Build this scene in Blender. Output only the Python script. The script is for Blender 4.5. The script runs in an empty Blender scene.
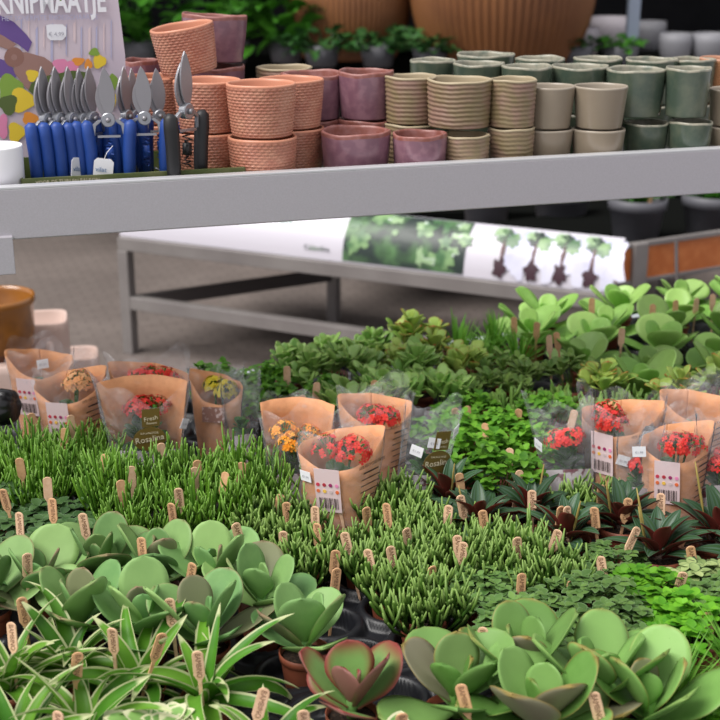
import bpy, math, random
from mathutils import Vector, Matrix, Euler
R = math.radians
SC = bpy.context.scene
COL = SC.collection
# ------------------------------------------------------------------ camera
TH = R(18.7); FPX = 1300.0; CAMZ = 1.59
cd = bpy.data.cameras.new('camera'); cam = bpy.data.objects.new('camera', cd); COL.objects.link(cam)
cam.location = (0, 0, CAMZ); cam.rotation_euler = (R(90) - TH, 0, 0)
cd.sensor_width = 36; cd.lens = 36 * FPX / 720; cd.clip_start = .05; cd.clip_end = 100
cd.dof.use_dof = True; cd.dof.focus_distance = 1.60; cd.dof.aperture_fstop = 8.0
SC.camera = cam
# ------------------------------------------------------------------ light
w = bpy.data.worlds.new('daylight'); SC.world = w; w.use_nodes = True
bg = w.node_tree.nodes['Background']; bg.inputs[0].default_value = (.97, .96, 1.0, 1); bg.inputs[1].default_value = 0.60
sd = bpy.data.lights.new('soft_daylight', 'SUN'); sd.energy = 3.3; sd.angle = R(40); sd.color = (1, .97, .93)
so = bpy.data.objects.new('soft_daylight', sd); COL.objects.link(so); so.rotation_euler = (R(16), R(-30), 0)
SC.view_settings.view_transform = 'Standard'; SC.view_settings.look = 'None'
SC.view_settings.gamma = 1; SC.view_settings.use_curve_mapping = False
SC.view_settings.exposure = 0.35

# ------------------------------------------------------------------ geometry helpers
FW = Vector((0, math.cos(TH), -math.sin(TH))); UPV = Vector((0, math.sin(TH), math.cos(TH))); CO = Vector((0, 0, CAMZ))
def ray(px, py): return FW + Vector((1, 0, 0)) * ((px - 360) / FPX) + UPV * (-(py - 360) / FPX)
def at(px, py, z):
    d = ray(px, py); return CO + d * ((z - CAMZ) / d.z)
def pxm(p): return FPX / (Vector(p) - CO).dot(FW)
def proj(p):
    q = Vector(p) - CO; z = q.dot(FW); return 360 + FPX * q.x / z, 360 - FPX * q.dot(UPV) / z

class MB:
    def __init__(s): s.v = []; s.f = []; s.m = []; s.a = []; s.b = []
    def vert(s, p, a=(0, 0, 0), b=(0, 0, 0)):
        s.v.append(tuple(p)); s.a.append(a); s.b.append(b); return len(s.v) - 1
    def face(s, ix, mi=0): s.f.append(tuple(ix)); s.m.append(mi)
    def box(s, c, d, mi=0, M=None, bev=0):
        x, y, z = d[0] / 2, d[1] / 2, d[2] / 2; c = Vector(c); ix = []
        for sx, sy, sz in [(-1,-1,-1),(1,-1,-1),(1,1,-1),(-1,1,-1),(-1,-1,1),(1,-1,1),(1,1,1),(-1,1,1)]:
            p = Vector((sx * x, sy * y, sz * z))
            if M: p = M @ p
            ix.append(s.vert(p + c))
        for q in [(0,3,2,1),(4,5,6,7),(0,1,5,4),(1,2,6,5),(2,3,7,6),(3,0,4,7)]: s.face([ix[k] for k in q], mi)
    def lathe(s, prof, c=(0, 0, 0), n=32, mi=0, fn=None, mfn=None, cap0=False, cap1=False, M=None):
        c = Vector(c); rings = []
        for k, (r, z) in enumerate(prof):
            ring = []
            for i in range(n):
                a = 2 * math.pi * i / n
                rr, zz = (r, z) if fn is None else fn(r, z, a, k)
                p = Vector((rr * math.cos(a), rr * math.sin(a), zz))
                if M: p = M @ p
                ring.append(s.vert(p + c, (0, k / max(1, len(prof) - 1), 0)))
            rings.append(ring)
        for k in range(len(rings) - 1):
            for i in range(n):
                j = (i + 1) % n
                s.face((rings[k][i], rings[k][j], rings[k + 1][j], rings[k + 1][i]), mi if mfn is None else mfn(k))
        if cap0: s.face(rings[0][::-1], mi)
        if cap1: s.face(rings[-1], mi)
    def tube(s, pts, r, n=6, mi=0, a=(0, 0, 0), caps=True):
        pts = [Vector(p) for p in pts]; rings = []; L = len(pts)
        for k, p in enumerate(pts):
            t = (pts[min(k + 1, L - 1)] - pts[max(k - 1, 0)]).normalized()
            x = t.orthogonal().normalized() if k == 0 else (px_ - t * px_.dot(t)).normalized()
            px_ = x; y = t.cross(x); rr = r[k] if isinstance(r, (list, tuple)) else r
            aa = (a[0], k / max(1, L - 1), 0)
            rings.append([s.vert(p + (x * math.cos(2 * math.pi * i / n) + y * math.sin(2 * math.pi * i / n)) * rr, aa) for i in range(n)])
        for k in range(L - 1):
            for i in range(n):
                j = (i + 1) % n; s.face((rings[k][i], rings[k][j], rings[k + 1][j], rings[k + 1][i]), mi)
        if caps: s.face(rings[0][::-1], mi); s.face(rings[-1], mi)
    def prism(s, poly, M, h, mi=0):
        # poly in local xz-plane (x, z); thickness h along local -y .. +y, mapped by M (4x4)
        n = len(poly)
        a = [s.vert(M @ Vector((x, -h / 2, z))) for x, z in poly]; b = [s.vert(M @ Vector((x, h / 2, z))) for x, z in poly]
        s.face(a, mi); s.face(b[::-1], mi)
        for i in range(n):
            j = (i + 1) % n; s.face((a[j], a[i], b[i], b[j]), mi)
    def build(s, name, mats, parent=None, smooth=True, bevel=0):
        me = bpy.data.meshes.new(name); me.from_pydata(s.v, [], s.f)
        if not isinstance(mats, (list, tuple)): mats = [mats]
        for m in mats: me.materials.append(m)
        if len(mats) > 1: me.polygons.foreach_set('material_index', s.m)
        for nm, dat in (('lf', s.a), ('lg', s.b)):
            at_ = me.attributes.new(nm, 'FLOAT_VECTOR', 'POINT')
            at_.data.foreach_set('vector', [x for t in dat for x in t])
        if smooth: me.polygons.foreach_set('use_smooth', [True] * len(me.polygons))
        me.update()
        o = bpy.data.objects.new(name, me); COL.objects.link(o)
        if parent: o.parent = parent
        if smooth == 'auto': me.polygons.foreach_set('use_smooth', [False] * len(me.polygons))
        if bevel:
            md = o.modifiers.new('bevel', 'BEVEL'); md.width = bevel; md.segments = 2; md.limit_method = 'ANGLE'
        return o

def tag(o, label=None, cat=None, group=None, kind=None):
    if label: o['label'] = label
    if cat: o['category'] = cat
    if group: o['group'] = group
    if kind: o['kind'] = kind
    return o
def empty(name, loc=(0, 0, 0), rz=0):
    o = bpy.data.objects.new(name, None); COL.objects.link(o); o.location = loc; o.rotation_euler = (0, 0, rz)
    o.empty_display_size = .02; return o
def copy_tree(o, parent=None):
    c = o.copy(); COL.objects.link(c); c.parent = parent
    for ch in o.children: copy_tree(ch, c)
    return c

# ------------------------------------------------------------------ materials
def mat(name, col, rough=.6, metal=0, spec=.5, noise=None, bump=None, coat=0, emis=None):
    """noise=(scale, colour2, low, high[, detail]); bump=(scale, strength, distance)"""
    m = bpy.data.materials.new(name); m.use_nodes = True; nt = m.node_tree; p = nt.nodes['Principled BSDF']
    p.inputs['Base Color'].default_value = (*col, 1); p.inputs['Roughness'].default_value = rough
    p.inputs['Metallic'].default_value = metal; p.inputs['Specular IOR Level'].default_value = spec
    p.inputs['Coat Weight'].default_value = coat; p.inputs['Coat Roughness'].default_value = .15
    tc = nt.nodes.new('ShaderNodeTexCoord')
    if noise:
        n = nt.nodes.new('ShaderNodeTexNoise'); n.inputs['Scale'].default_value = noise[0]; n.inputs['Detail'].default_value = 5
        r = nt.nodes.new('ShaderNodeMapRange'); r.inputs[1].default_value = noise[2]; r.inputs[2].default_value = noise[3]
        x = nt.nodes.new('ShaderNodeMix'); x.data_type = 'RGBA'; x.inputs[6].default_value = (*col, 1); x.inputs[7].default_value = (*noise[1], 1)
        nt.links.new(tc.outputs['Object'], n.inputs['Vector']); nt.links.new(n.outputs[0], r.inputs[0])
        nt.links.new(r.outputs[0], x.inputs[0]); nt.links.new(x.outputs[2], p.inputs['Base Color'])
    if bump:
        n = nt.nodes.new('ShaderNodeTexNoise'); n.inputs['Scale'].default_value = bump[0]; n.inputs['Detail'].default_value = 4
        b = nt.nodes.new('ShaderNodeBump'); b.inputs['Strength'].default_value = bump[1]; b.inputs['Distance'].default_value = bump[2]
        nt.links.new(tc.outputs['Object'], n.inputs['Vector']); nt.links.new(n.outputs[0], b.inputs['Height']); nt.links.new(b.outputs[0], p.inputs['Normal'])
    return m

def leafmat(name, c1, c2, edge=None, e0=.8, e1=.98, edge_all=True, rough=.45, trans=.2, tipc=None, t0=.5, t1=1, stripes=None, under=None, alt=None, mott=.25, spec=.28):
    """colour = mix(c1,c2,random per leaf); edge colour where attribute lg.x (closeness to the outline) > e0"""
    m = bpy.data.materials.new(name); m.use_nodes = True; nt = m.node_tree; N = nt.nodes; L = nt.links; p = N['Principled BSDF']
    p.inputs['Roughness'].default_value = rough; p.inputs['Specular IOR Level'].default_value = spec
    A = N.new('ShaderNodeAttribute'); A.attribute_name = 'lf'; SA = N.new('ShaderNodeSeparateXYZ'); L.new(A.outputs['Vector'], SA.inputs[0])
    B = N.new('ShaderNodeAttribute'); B.attribute_name = 'lg'; SB = N.new('ShaderNodeSeparateXYZ'); L.new(B.outputs['Vector'], SB.inputs[0])
    def mix(fac, a, b):
        x = N.new('ShaderNodeMix'); x.data_type = 'RGBA'
        if isinstance(fac, float): x.inputs[0].default_value = fac
        else: L.new(fac, x.inputs[0])
        for k, v in ((6, a), (7, b)):
            if isinstance(v, tuple): x.inputs[k].default_value = (*v, 1)
            else: L.new(v, x.inputs[k])
        return x.outputs[2]
    def rng(v, a, b):
        r = N.new('ShaderNodeMapRange'); r.interpolation_type = 'SMOOTHSTEP'; r.inputs[1].default_value = a; r.inputs[2].default_value = b; L.new(v, r.inputs[0]); return r.outputs[0]
    def mul(a, b):
        r = N.new('ShaderNodeMath'); r.operation = 'MULTIPLY'
        L.new(a, r.inputs[0])
        if isinstance(b, float): r.inputs[1].default_value = b
        else: L.new(b, r.inputs[1])
        return r.outputs[0]
    c = mix(SA.outputs[0], c1, c2)
    tc = N.new('ShaderNodeTexCoord'); no = N.new('ShaderNodeTexNoise'); no.inputs['Scale'].default_value = 60; no.inputs['Detail'].default_value = 4
    L.new(tc.outputs['Object'], no.inputs['Vector'])
    c = mix(mul(rng(no.outputs[0], .35, .7), mott), c, tuple(min(1, x * 1.35 + .008) for x in c2))
    if stripes:
        s = N.new('ShaderNodeMath'); s.operation = 'SINE'; L.new(mul(SA.outputs[2], stripes[1]), s.inputs[0])
        c = mix(mul(rng(s.outputs[0], -.1, .6), .75), c, stripes[0])
    oi = N.new('ShaderNodeObjectInfo'); rv = N.new('ShaderNodeMapRange'); rv.inputs[3].default_value = .78; rv.inputs[4].default_value = 1.22; L.new(oi.outputs['Random'], rv.inputs[0])
    vm = N.new('ShaderNodeVectorMath'); vm.operation = 'SCALE'; L.new(c, vm.inputs[0]); L.new(rv.outputs[0], vm.inputs['Scale']); c = vm.outputs[0]
    if alt: c = mix(mul(rng(SB.outputs[1], .87, .92), .8), c, alt)
    if tipc:
        f = rng(SA.outputs[1], t0, t1)
        if not edge_all: f = mul(f, rng(SB.outputs[1], .45, .75))
        c = mix(f, c, tipc)
    if edge:
        f = rng(SB.outputs[0], e0, e1)
        if not edge_all: f = mul(f, rng(SB.outputs[1], .3, .8))
        c = mix(f, c, edge)
    if under: c = mix(SB.outputs[2], c, under)
    L.new(c, p.inputs['Base Color'])
    if trans:
        t = N.new('ShaderNodeBsdfTranslucent'); L.new(c, t.inputs[0]); ms = N.new('ShaderNodeMixShader'); ms.inputs[0].default_value = trans
        L.new(p.outputs[0], ms.inputs[1]); L.new(t.outputs[0], ms.inputs[2]); L.new(ms.outputs[0], N['Material Output'].inputs[0])
    return m

M_metal = mat('galvanised', (.44, .42, .45), .5, .25, noise=(500, (.49, .47, .51), .3, .75), bump=(180, .15, .001))
M_metal_edge = mat('galvanised_edge', (.62, .62, .64), .4, .4)
M_steel = mat('bench_steel', (.27, .25, .24), .45, .3, noise=(6, (.21, .19, .185), .3, .7))
M_steel_dark = mat('bench_steel_dark', (.07, .06, .06), .6, .2)
M_alu = mat('table_rim', (.62, .66, .7), .35, .3)
M_tabletop = mat('table_mat', (.022, .022, .024), .6)
M_black = mat('black_plastic', (.014, .015, .019), .42, 0, .5, bump=(40, .1, .003), noise=(30, (.03, .031, .035), .45, .75))
M_knob = mat('knob_plastic', (.006, .006, .007), .3)
M_pot = mat('terracotta_plastic', (.30, .085, .045), .5)
M_soil = mat('soil', (.03, .018, .012), .95, noise=(300, (.09, .05, .03), .5, .65), bump=(400, 1, .004))
M_greypot = mat('grey_plastic', (.10, .10, .115), .55)
M_dark = mat('dark_counter', (.004, .0045, .004), .95, spec=.05)
M_wall = mat('dark_wall', (.012, .012, .015), .9, noise=(3, (.02, .02, .024), .4, .7))
M_wood = mat('label_wood', (.70, .41, .22), .7, noise=(140, (.54, .29, .14), .4, .75))
M_wood2 = mat('label_wood_pale', (.76, .50, .33), .7, noise=(140, (.62, .38, .22), .4, .75))
M_burn = mat('burnt_lettering', (.16, .07, .035), .9)
M_white = mat('white_paper', (.82, .82, .86), .6)
M_whitepot = mat('white_ceramic', (.85, .84, .88), .3)
M_kraft = mat('kraft_paper', (.66, .31, .145), .7, noise=(90, (.57, .255, .115), .35, .7), bump=(25, .3, .01))
M_print = mat('black_print', (.05, .03, .025), .8)
M_grey_print = mat('grey_print', (.35, .35, .4), .8)
M_labelpink = mat('label_panel', (.70, .55, .56), .6)
M_olive = mat('olive_label', (.15, .10, .02), .45)
M_cream = mat('cream_print', (.72, .64, .46), .6)
M_photo = mat('printed_photo', (.30, .16, .13), .5, noise=(160, (.65, .5, .48), .5, .6))
M_petalr = leafmat('red_petals', (.72, .03, .035), (.85, .07, .045), rough=.6, trans=.25, mott=.1)
M_petalo = leafmat('orange_petals', (.95, .32, .02), (.95, .45, .05), rough=.6, trans=.25, mott=.1)
M_petaly = leafmat('yellow_petals', (.85, .68, .02), (.9, .78, .08), rough=.6, trans=.25, mott=.1)
M_petalp = leafmat('apricot_petals', (.95, .42, .14), (.98, .55, .25), rough=.6, trans=.25, mott=.1)
M_kalleaf = leafmat('kalanchoe_leaf', (.02, .075, .02), (.045, .13, .03), edge=(.09, .2, .05), rough=.4)
def film():
    m = bpy.data.materials.new('clear_film'); m.use_nodes = True; nt = m.node_tree; N = nt.nodes; L = nt.links
    p = N['Principled BSDF']; p.inputs['Base Color'].default_value = (.9, .9, .95, 1); p.inputs['Roughness'].default_value = .12; p.inputs['Specular IOR Level'].default_value = 1.0
    t = N.new('ShaderNodeBsdfTransparent'); ms = N.new('ShaderNodeMixShader')
    no = N.new('ShaderNodeTexNoise'); no.inputs['Scale'].default_value = 22; no.inputs['Distortion'].default_value = 1.5; tc = N.new('ShaderNodeTexCoord'); L.new(tc.outputs['Object'], no.inputs['Vector'])
    b = N.new('ShaderNodeBump'); b.inputs['Strength'].default_value = .6; b.inputs['Distance'].default_value = .01; L.new(no.outputs[0], b.inputs['Height']); L.new(b.outputs[0], p.inputs['Normal'])
    r = N.new('ShaderNodeMapRange'); r.inputs[1].default_value = .42; r.inputs[2].default_value = .78; r.inputs[3].default_value = .03; r.inputs[4].default_value = .13; L.new(no.outputs[0], r.inputs[0])
    L.new(r.outputs[0], ms.inputs[0]); L.new(t.outputs[0], ms.inputs[1]); L.new(p.outputs[0], ms.inputs[2]); L.new(ms.outputs[0], N['Material Output'].inputs[0])
    return m
M_film = film()

# ------------------------------------------------------------------ text
_tc = {}
def text_mesh(body, size, align='CENTER'):
    k = (body, size, align)
    if k in _tc: return _tc[k]
    cu = bpy.data.curves.new('lettering', 'FONT'); cu.body = body; cu.size = size; cu.align_x = align; cu.align_y = 'CENTER'; cu.extrude = size * .01; cu.resolution_u = 2; cu.offset = size * (.028 if body == 'KNIPMAATJE' else 0)
    o = bpy.data.objects.new('tmp', cu); COL.objects.link(o); bpy.context.view_layer.update()
    me = bpy.data.meshes.new_from_object(o.evaluated_get(bpy.context.evaluated_depsgraph_get())); me.name = 'lettering'
    bpy.data.objects.remove(o); me.materials.clear(); _tc[k] = me; return me
def text(body, size, m, parent, M, align='CENTER', name='lettering', sx=1):
    me = text_mesh(body, size, align).copy(); me.materials.append(m)
    me.transform(M @ Matrix.Diagonal((sx, 1, 1, 1)))
    o = bpy.data.objects.new(name, me); COL.objects.link(o); o.parent = parent; return o

# ================================================================== SETTING
def floor_mat():
    m = mat('paving', (.17, .145, .13), .62); nt = m.node_tree; N = nt.nodes; L = nt.links; p = N['Principled BSDF']
    tc = N.new('ShaderNodeTexCoord'); mp = N.new('ShaderNodeMapping'); mp.inputs['Rotation'].default_value = (0, 0, R(-20)); L.new(tc.outputs['Object'], mp.inputs[0])
    br = N.new('ShaderNodeTexBrick'); br.inputs['Scale'].default_value = 5; br.inputs['Color1'].default_value = (.205, .168, .152, 1); br.inputs['Color2'].default_value = (.235, .195, .176, 1)
    br.inputs['Mortar'].default_value = (.155, .127, .115, 1); br.inputs['Mortar Size'].default_value = .02; L.new(mp.outputs[0], br.inputs[0])
    no = N.new('ShaderNodeTexNoise'); no.inputs['Scale'].default_value = 2.2; no.inputs['Detail'].default_value = 6; L.new(tc.outputs['Object'], no.inputs['Vector'])
    x = N.new('ShaderNodeMix'); x.data_type = 'RGBA'; x.blend_type = 'MULTIPLY'; x.inputs[0].default_value = .5; L.new(br.outputs[0], x.inputs[6]); L.new(no.outputs[0], x.inputs[7])
    L.new(x.outputs[2], p.inputs['Base Color']); return m
b = MB(); b.box((0, 5, -.05), (16, 14, .1)); tag(b.build('floor', floor_mat(), smooth=False), kind='structure')
b = MB(); b.box((0, 11, 1.7), (16, .1, 3.4)); tag(b.build('wall_back', M_wall, smooth=False), kind='structure')
b = MB(); b.box((0, 8.75, 3.2), (16, 4.4, .1)); tag(b.build('rear_shade_slab', M_wall, smooth=False), kind='structure')  # unseen roof slab, added to keep the rear area dark
b = MB(); b.box((-5.5, 9.2, 1.7), (.1, 3.5, 3.4)); tag(b.build('wall_left', M_wall, smooth=False), kind='structure')
b = MB(); b.box((5.5, 9.2, 1.7), (.1, 3.5, 3.4)); tag(b.build('wall_right', M_wall, smooth=False), kind='structure')

# rear display counter
b = MB(); b.box((.5, 7.7, .895), (7.5, 1.5, .05)); ctr = empty('display_counter', (0, 0, 0))
b.build('counter_top', M_dark, ctr, smooth=False)
b = MB(); b.box((.5, 7.75, .435), (7.3, 1.3, .87)); b.build('counter_base', M_dark, ctr, smooth=False)
tag(ctr, 'long dark display counter carrying planters and foliage at the back', 'counter')

# ================================================================== TABLE
TZ = .775
PA = at(217, 376, .80); PB = at(720, 303, .80)
TA = math.atan2(PB.y - PA.y, PB.x - PA.x)
TU = Vector((math.cos(TA), math.sin(TA), 0)); TV = Vector((-math.sin(TA), math.cos(TA), 0))
TM = Matrix(((TU.x, TV.x, 0, PA.x), (TU.y, TV.y, 0, PA.y), (0, 0, 1, 0), (0, 0, 0, 1)))   # table frame: origin on the far edge
def T(u, v, z=0): return TM @ Vector((u, v, z))
def toT(p): q = Vector((p[0] - PA.x, p[1] - PA.y, 0)); return q.dot(TU), q.dot(TV)
tb = empty('plant_table')
RM = TM.to_3x3()
U0, U1, V0 = -.75, 1.7, -1.75
b = MB(); b.box(T((U0 + U1) / 2, V0 / 2, TZ - .015), (U1 - U0, -V0, .03), M=RM); b.build('table_top', M_tabletop, tb, smooth=False)
b = MB()
for c, d in (((( U0 + U1) / 2, 0), (U1 - U0 + .03, .02)), (((U0 + U1) / 2, V0), (U1 - U0 + .03, .02)), ((U0, V0 / 2), (.02, -V0)), ((U1, V0 / 2), (.02, -V0))):
    b.box(T(c[0], c[1], TZ - .005), (d[0], d[1], .06), M=RM)
b.build('rim', M_alu, tb, smooth=False, bevel=.002)
for u in (U0 + .06, U1 - .06):
    for v in (-.06, V0 + .06):
        b = MB(); b.box(T(u, v, (TZ - .03) / 2), (.05, .05, TZ - .03), M=RM); b.build('leg', M_steel, tb, smooth=False)
tag(tb, 'low growers table with pale metal rim under all the potted plants', 'table')

# ================================================================== SHELF
SZ = 1.263; DK = 1.233
S0 = at(0, 190, SZ); S1 = at(720, 150, SZ)
SA = math.atan2(S1.y - S0.y, S1.x - S0.x)
SU = Vector((math.cos(SA), math.sin(SA), 0)); SV = Vector((-math.sin(SA), math.cos(SA), 0)); SL = (S1 - S0).length
SM = Matrix(((SU.x, SV.x, 0, S0.x), (SU.y, SV.y, 0, S0.y), (0, 0, 1, 0), (0, 0, 0, 1))); SR = SM.to_3x3()
def S(u, v, z): return SM @ Vector((u, v, z))
def onS(px, py, v):            # where a sight line meets the upright plane v behind the rail
    d = ray(px, py); q = S0 + SV * v; t = (q - CO).dot(SV) / d.dot(SV); return CO + d * t
sh = empty('metal_shelf')
b = MB(); b.box(S(SL / 2 + .05, .004, SZ - .033), (SL + .5, .006, .066), M=SR); b.box(S(SL / 2 + .05, .012, SZ - .065), (SL + .5, .02, .003), M=SR)
b.build('front_rail', M_metal, sh, smooth=False, bevel=.0015)
b = MB(); b.box(S(SL / 2 + .05, .010, SZ + .001), (SL + .5, .018, .004), M=SR); b.build('rail_lip', M_metal_edge, sh, smooth=False, bevel=.001)
b = MB()
for k in range(15): b.box(S(SL / 2 + .05, .016 + k * .028, DK - .003), (SL + .5, .005, .005), M=SR)
for k in range(16): b.box(S(-.19 + k * (SL + .48) / 15, .21, DK - .009), (.008, .40, .007), M=SR)
b.build('light_passing_deck', M_metal, sh, smooth=False)  # unseen deck, shaped as open bars so light reaches the plants below
b = MB(); b.box(S(-.012, -.001, SZ - .066 - .02), (.045, .006, .05), M=SR); b.box(S(-.012, .02, SZ - .085), (.045, .045, .05), M=SR); b.build('bracket', M_metal, sh, smooth=False, bevel=.001)
for u in (-.17, SL + .27):
    b = MB(); b.box(S(u, .28, (TZ + .002 + DK - .01) / 2), (.04, .04, DK - TZ - .012), M=SR); b.build('upright', M_metal, sh, smooth=False)
tag(sh, 'galvanised metal shelf spanning the top of the picture, carrying pots and secateurs', 'shelf')
# black knob on its arm, left edge
kp = at(3, 407, .91)
kb = empty('clamp_knob', (kp.x, kp.y, 0))
b = MB(); n = 48
b.lathe([(.008, -.03), (.018, -.028), (.025, -.02), (.028, 0), (.026, .014), (.018, .02), (.0, .021)], (0, 0, 0), n,
        fn=lambda r, z, a, k: (r * (1 - .10 * max(0, math.cos(7 * a)) ** 2 * (1 if r > .015 else 0)), z), M=Matrix.Rotation(R(84), 3, 'Y') @ Matrix.Rotation(R(20), 3, 'X'))
o = b.build('knob', M_knob, kb); o.location = (0, 0, .91)
b = MB(); b.tube([(-.02, 0, .91), (-.10, -.01, .905), (-.10, -.01, TZ + .005)], .009, 10); b.box((-.10, -.01, TZ + .004), (.06, .06, .008)); b.build('bracket_rod', M_knob, kb)
tag(kb, 'glossy black lobed clamp knob at the left edge beside the sleeves', 'knob')

# ================================================================== CERAMIC POTS
PH = .077
def pot_mesh(kind):
    b = MB(); Rr = .045; nr = 60 if kind == 'weave' else 44; n = 192 if kind == 'weave' else 84
    rnd = random.Random(kind)
    ph = [rnd.uniform(0, 6.28) for _ in range(6)]
    def outer(t): return Rr * {'weave': .86 + .14 * t ** .8, 'purple': .88 + .125 * math.sin(t * 1.4), 'rib': .93 + .07 * t, 'taupe': .84 + .16 * t ** .9, 'green': .88 + .12 * t, 'brown': .86 + .14 * t}[kind]
    prof = [(outer(0) * .9, .0005)]
    for k in range(nr + 1):
        t = k / nr; prof.append((outer(t), .002 + t * (PH - .004)))
    ro = len(prof)
    prof += [(outer(1) - .0008, PH - .0004), (outer(1) - .0022, PH), (outer(1) - .0036, PH - .0006), (outer(1) - .0042, PH - .004)]
    for t in (.7, .4, .12): prof.append((outer(t) - .0042, t * PH))
    prof.append((.001, .12 * PH))
    def fn(r, z, a, k):
        t = z / PH; d = 0; wob = 1
        if 1 < k < ro:
            if kind == 'weave' or kind == 'brown':
                row = t * 17; i = int(row); c = math.cos((row - i - .5) * math.pi)
                s = abs(math.sin(a * 16 + (i % 2) * math.pi / 2 * 1.0)) ** .6
                if t < .93: d = .0017 * c * (.35 + .65 * s) - .0009
            elif kind == 'rib':
                d = .0007 * math.sin(t * 2 * math.pi * 10.5 + .5 * math.sin(a * 3 + ph[0]) + .35 * math.sin(a * 7 + ph[1])) + .0003 * math.sin(a * 23 + t * 60)
        wv = {'purple': .0011, 'green': .0009, 'rib': .0008}.get(kind, .0003)
        dz = wv * (math.sin(a * 2 + ph[2]) + .6 * math.sin(a * 5 + ph[3])) * t
        el = 1 + {'purple': .015, 'green': .02}.get(kind, .006) * math.sin(a * 2 + ph[4]) * t
        return (r + d) * el, z + dz
    rim0 = ro - (4 if kind == 'purple' else 2)
    b.lathe(prof, (0, 0, 0), n, fn=fn, mfn=lambda k: 1 if rim0 <= k < ro + 4 else (2 if k >= ro + 4 else 0), cap0=True)
    return b
CM = {
 'weave': (mat('woven_terracotta', (.44, .17, .11), .45, coat=.25, noise=(45, (.55, .26, .17), .4, .7)), mat('weave_rim', (.60, .26, .16), .4), mat('weave_in', (.46, .23, .16), .6)),
 'purple': (mat('purple_glaze', (.20, .095, .13), .3, coat=.4, noise=(70, (.27, .14, .175), .42, .62)), mat('rusty_rim', (.25, .085, .065), .4, noise=(90, (.34, .16, .15), .4, .7)), mat('purple_in', (.19, .075, .08), .4)),
 'rib': (mat('khaki_rib', (.22, .165, .085), .5, coat=.15, noise=(28, (.27, .165, .125), .4, .65)), mat('rib_rim', (.38, .31, .20), .5), mat('rib_in', (.26, .19, .14), .5)),
 'taupe': (mat('taupe_glaze', (.255, .205, .15), .28, coat=.3, noise=(15, (.275, .225, .168), .4, .65)), mat('taupe_rim', (.33, .28, .22), .35), mat('taupe_in', (.22, .18, .14), .4)),
 'green': (mat('sage_glaze', (.058, .085, .062), .25, coat=.35, noise=(35, (.11, .13, .09), .38, .68)), mat('sage_rim', (.33, .31, .24), .35, noise=(80, (.16, .18, .14), .45, .7)), mat('sage_in', (.07, .085, .07), .3)),
 'brown': (mat('woven_brown', (.36, .16, .07), .5), mat('brown_rim', (.48, .24, .15), .5), mat('brown_in', (.3, .14, .08), .5)),
}
CN = {'weave': ('woven_pot', 'woven terracotta-coloured ceramic pot'), 'purple': ('glazed_pot', 'mottled purple glazed pot'), 'rib': ('ribbed_pot', 'khaki horizontally ribbed ceramic pot'),
      'taupe': ('smooth_pot', 'smooth taupe glazed pot'), 'green': ('sage_pot', 'dark sage green glazed pot'), 'brown': ('woven_pot', 'brown woven pot')}
pot_data = {}
HT = {'taupe': .062, 'green': .073, 'rib': .069}
def cpot(kind, px, py, tier, wpx, label, tilt=None, at_xy=None, sc=None, vv_=None):
    if at_xy is None:
        z = DK + HT.get(kind, .071) * tier; p = at(px, py, z); v = (p - S0).dot(SV)
        if tier < 3 or vv_:
            vm = wpx / pxm(p) / 2 + .018
            if vv_: v = vv_
            if vv_ or v < vm: p = onS(px, py, max(v, vm))
        s = wpx / pxm(p) / .09; hh = (p.z - DK - (.008 if tier == 3 else 0)) / tier
    else: p = at_xy; s = sc; hh = (p.z - DK) / 2 if at_xy.z > 1.33 else p.z - DK
    if kind not in pot_data: o = pot_mesh(kind).build(CN[kind][0], list(CM[kind])); pot_data[kind] = o.data
    else: o = bpy.data.objects.new(CN[kind][0], pot_data[kind]); COL.objects.link(o)
    o.location = (p.x, p.y, DK + hh * (tier - 1) + .0005 * tier); o.scale = (s, s, hh / PH)
    o.rotation_euler = (0, 0, random.Random(px * 7 + tier).uniform(0, 6.28))
    if tilt: o.rotation_euler = (tilt[0], tilt[1], 0); o.location.z += .006
    tag(o, label, 'pot', {'weave': 'woven terracotta pots on the shelf', 'purple': 'purple glazed pots on the shelf', 'rib': 'khaki ribbed pots on the shelf', 'taupe': 'smooth taupe pots on the shelf', 'green': 'sage green pots on the shelf', 'brown': 'woven pots at the shelf end'}[kind])
    return p, s
def stack(kind, px, py, wpx, lt, lb, dx=0, v=None):
    p, s = cpot(kind, px, py, 2, wpx, lt, vv_=v)
    cpot(kind, px + 1, py, 1, wpx, lb, at_xy=p + SU * dx, sc=s)
WV, PU, RB, TP, GR = [CN[k][1] for k in ('weave', 'purple', 'rib', 'taupe', 'green')]
stack('weave', 261, 83, 70, WV + ' in front of its group, upper of two', WV + ' in front of its group, lower of two', v=.066)
stack('weave', 291, 79, 66, WV + ' right behind the front woven stack, upper', WV + ' right behind the front woven stack, lower', v=.152)
stack('weave', 207, 80, 68, WV + ' just right of the black secateurs, in the middle layer', WV + ' just right of the black secateurs, bottom layer', v=.138)
stack('weave', 158, 76, 60, WV + ' partly hidden behind the blue secateurs, upper', WV + ' partly hidden behind the blue secateurs, lower', v=.262)
cpot('weave', 188, 24, 3, 64, WV + ' tipped on top of the others above the black secateurs', tilt=(R(4), R(-8)))
stack('purple', 216, 66, 58, PU + ' holding the topmost purple pot, middle layer', PU + ' under the purple tower left, bottom layer')
cpot('purple', 212, 14, 3, 66, PU + ' tallest of all, on top behind the tipped woven pot', tilt=(R(-2), R(3)), vv_=.335)
stack('purple', 142, 60, 38, PU + ' peeking out beside the printed display card, upper', PU + ' peeking out beside the printed display card, lower', v=.352)
stack('purple', 312, 73, 64, PU + ' right behind the woven pots, upper', PU + ' right behind the woven pots, lower', v=.235)
stack('purple', 366, 71, 56, PU + ' beside the khaki ribbed pots, standing on a rear pot', PU + ' hidden behind the wide bottom purple pot')
cpot('purple', 356, 130, 1, 70, PU + ', the wide one in the bottom layer at the rail')
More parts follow.
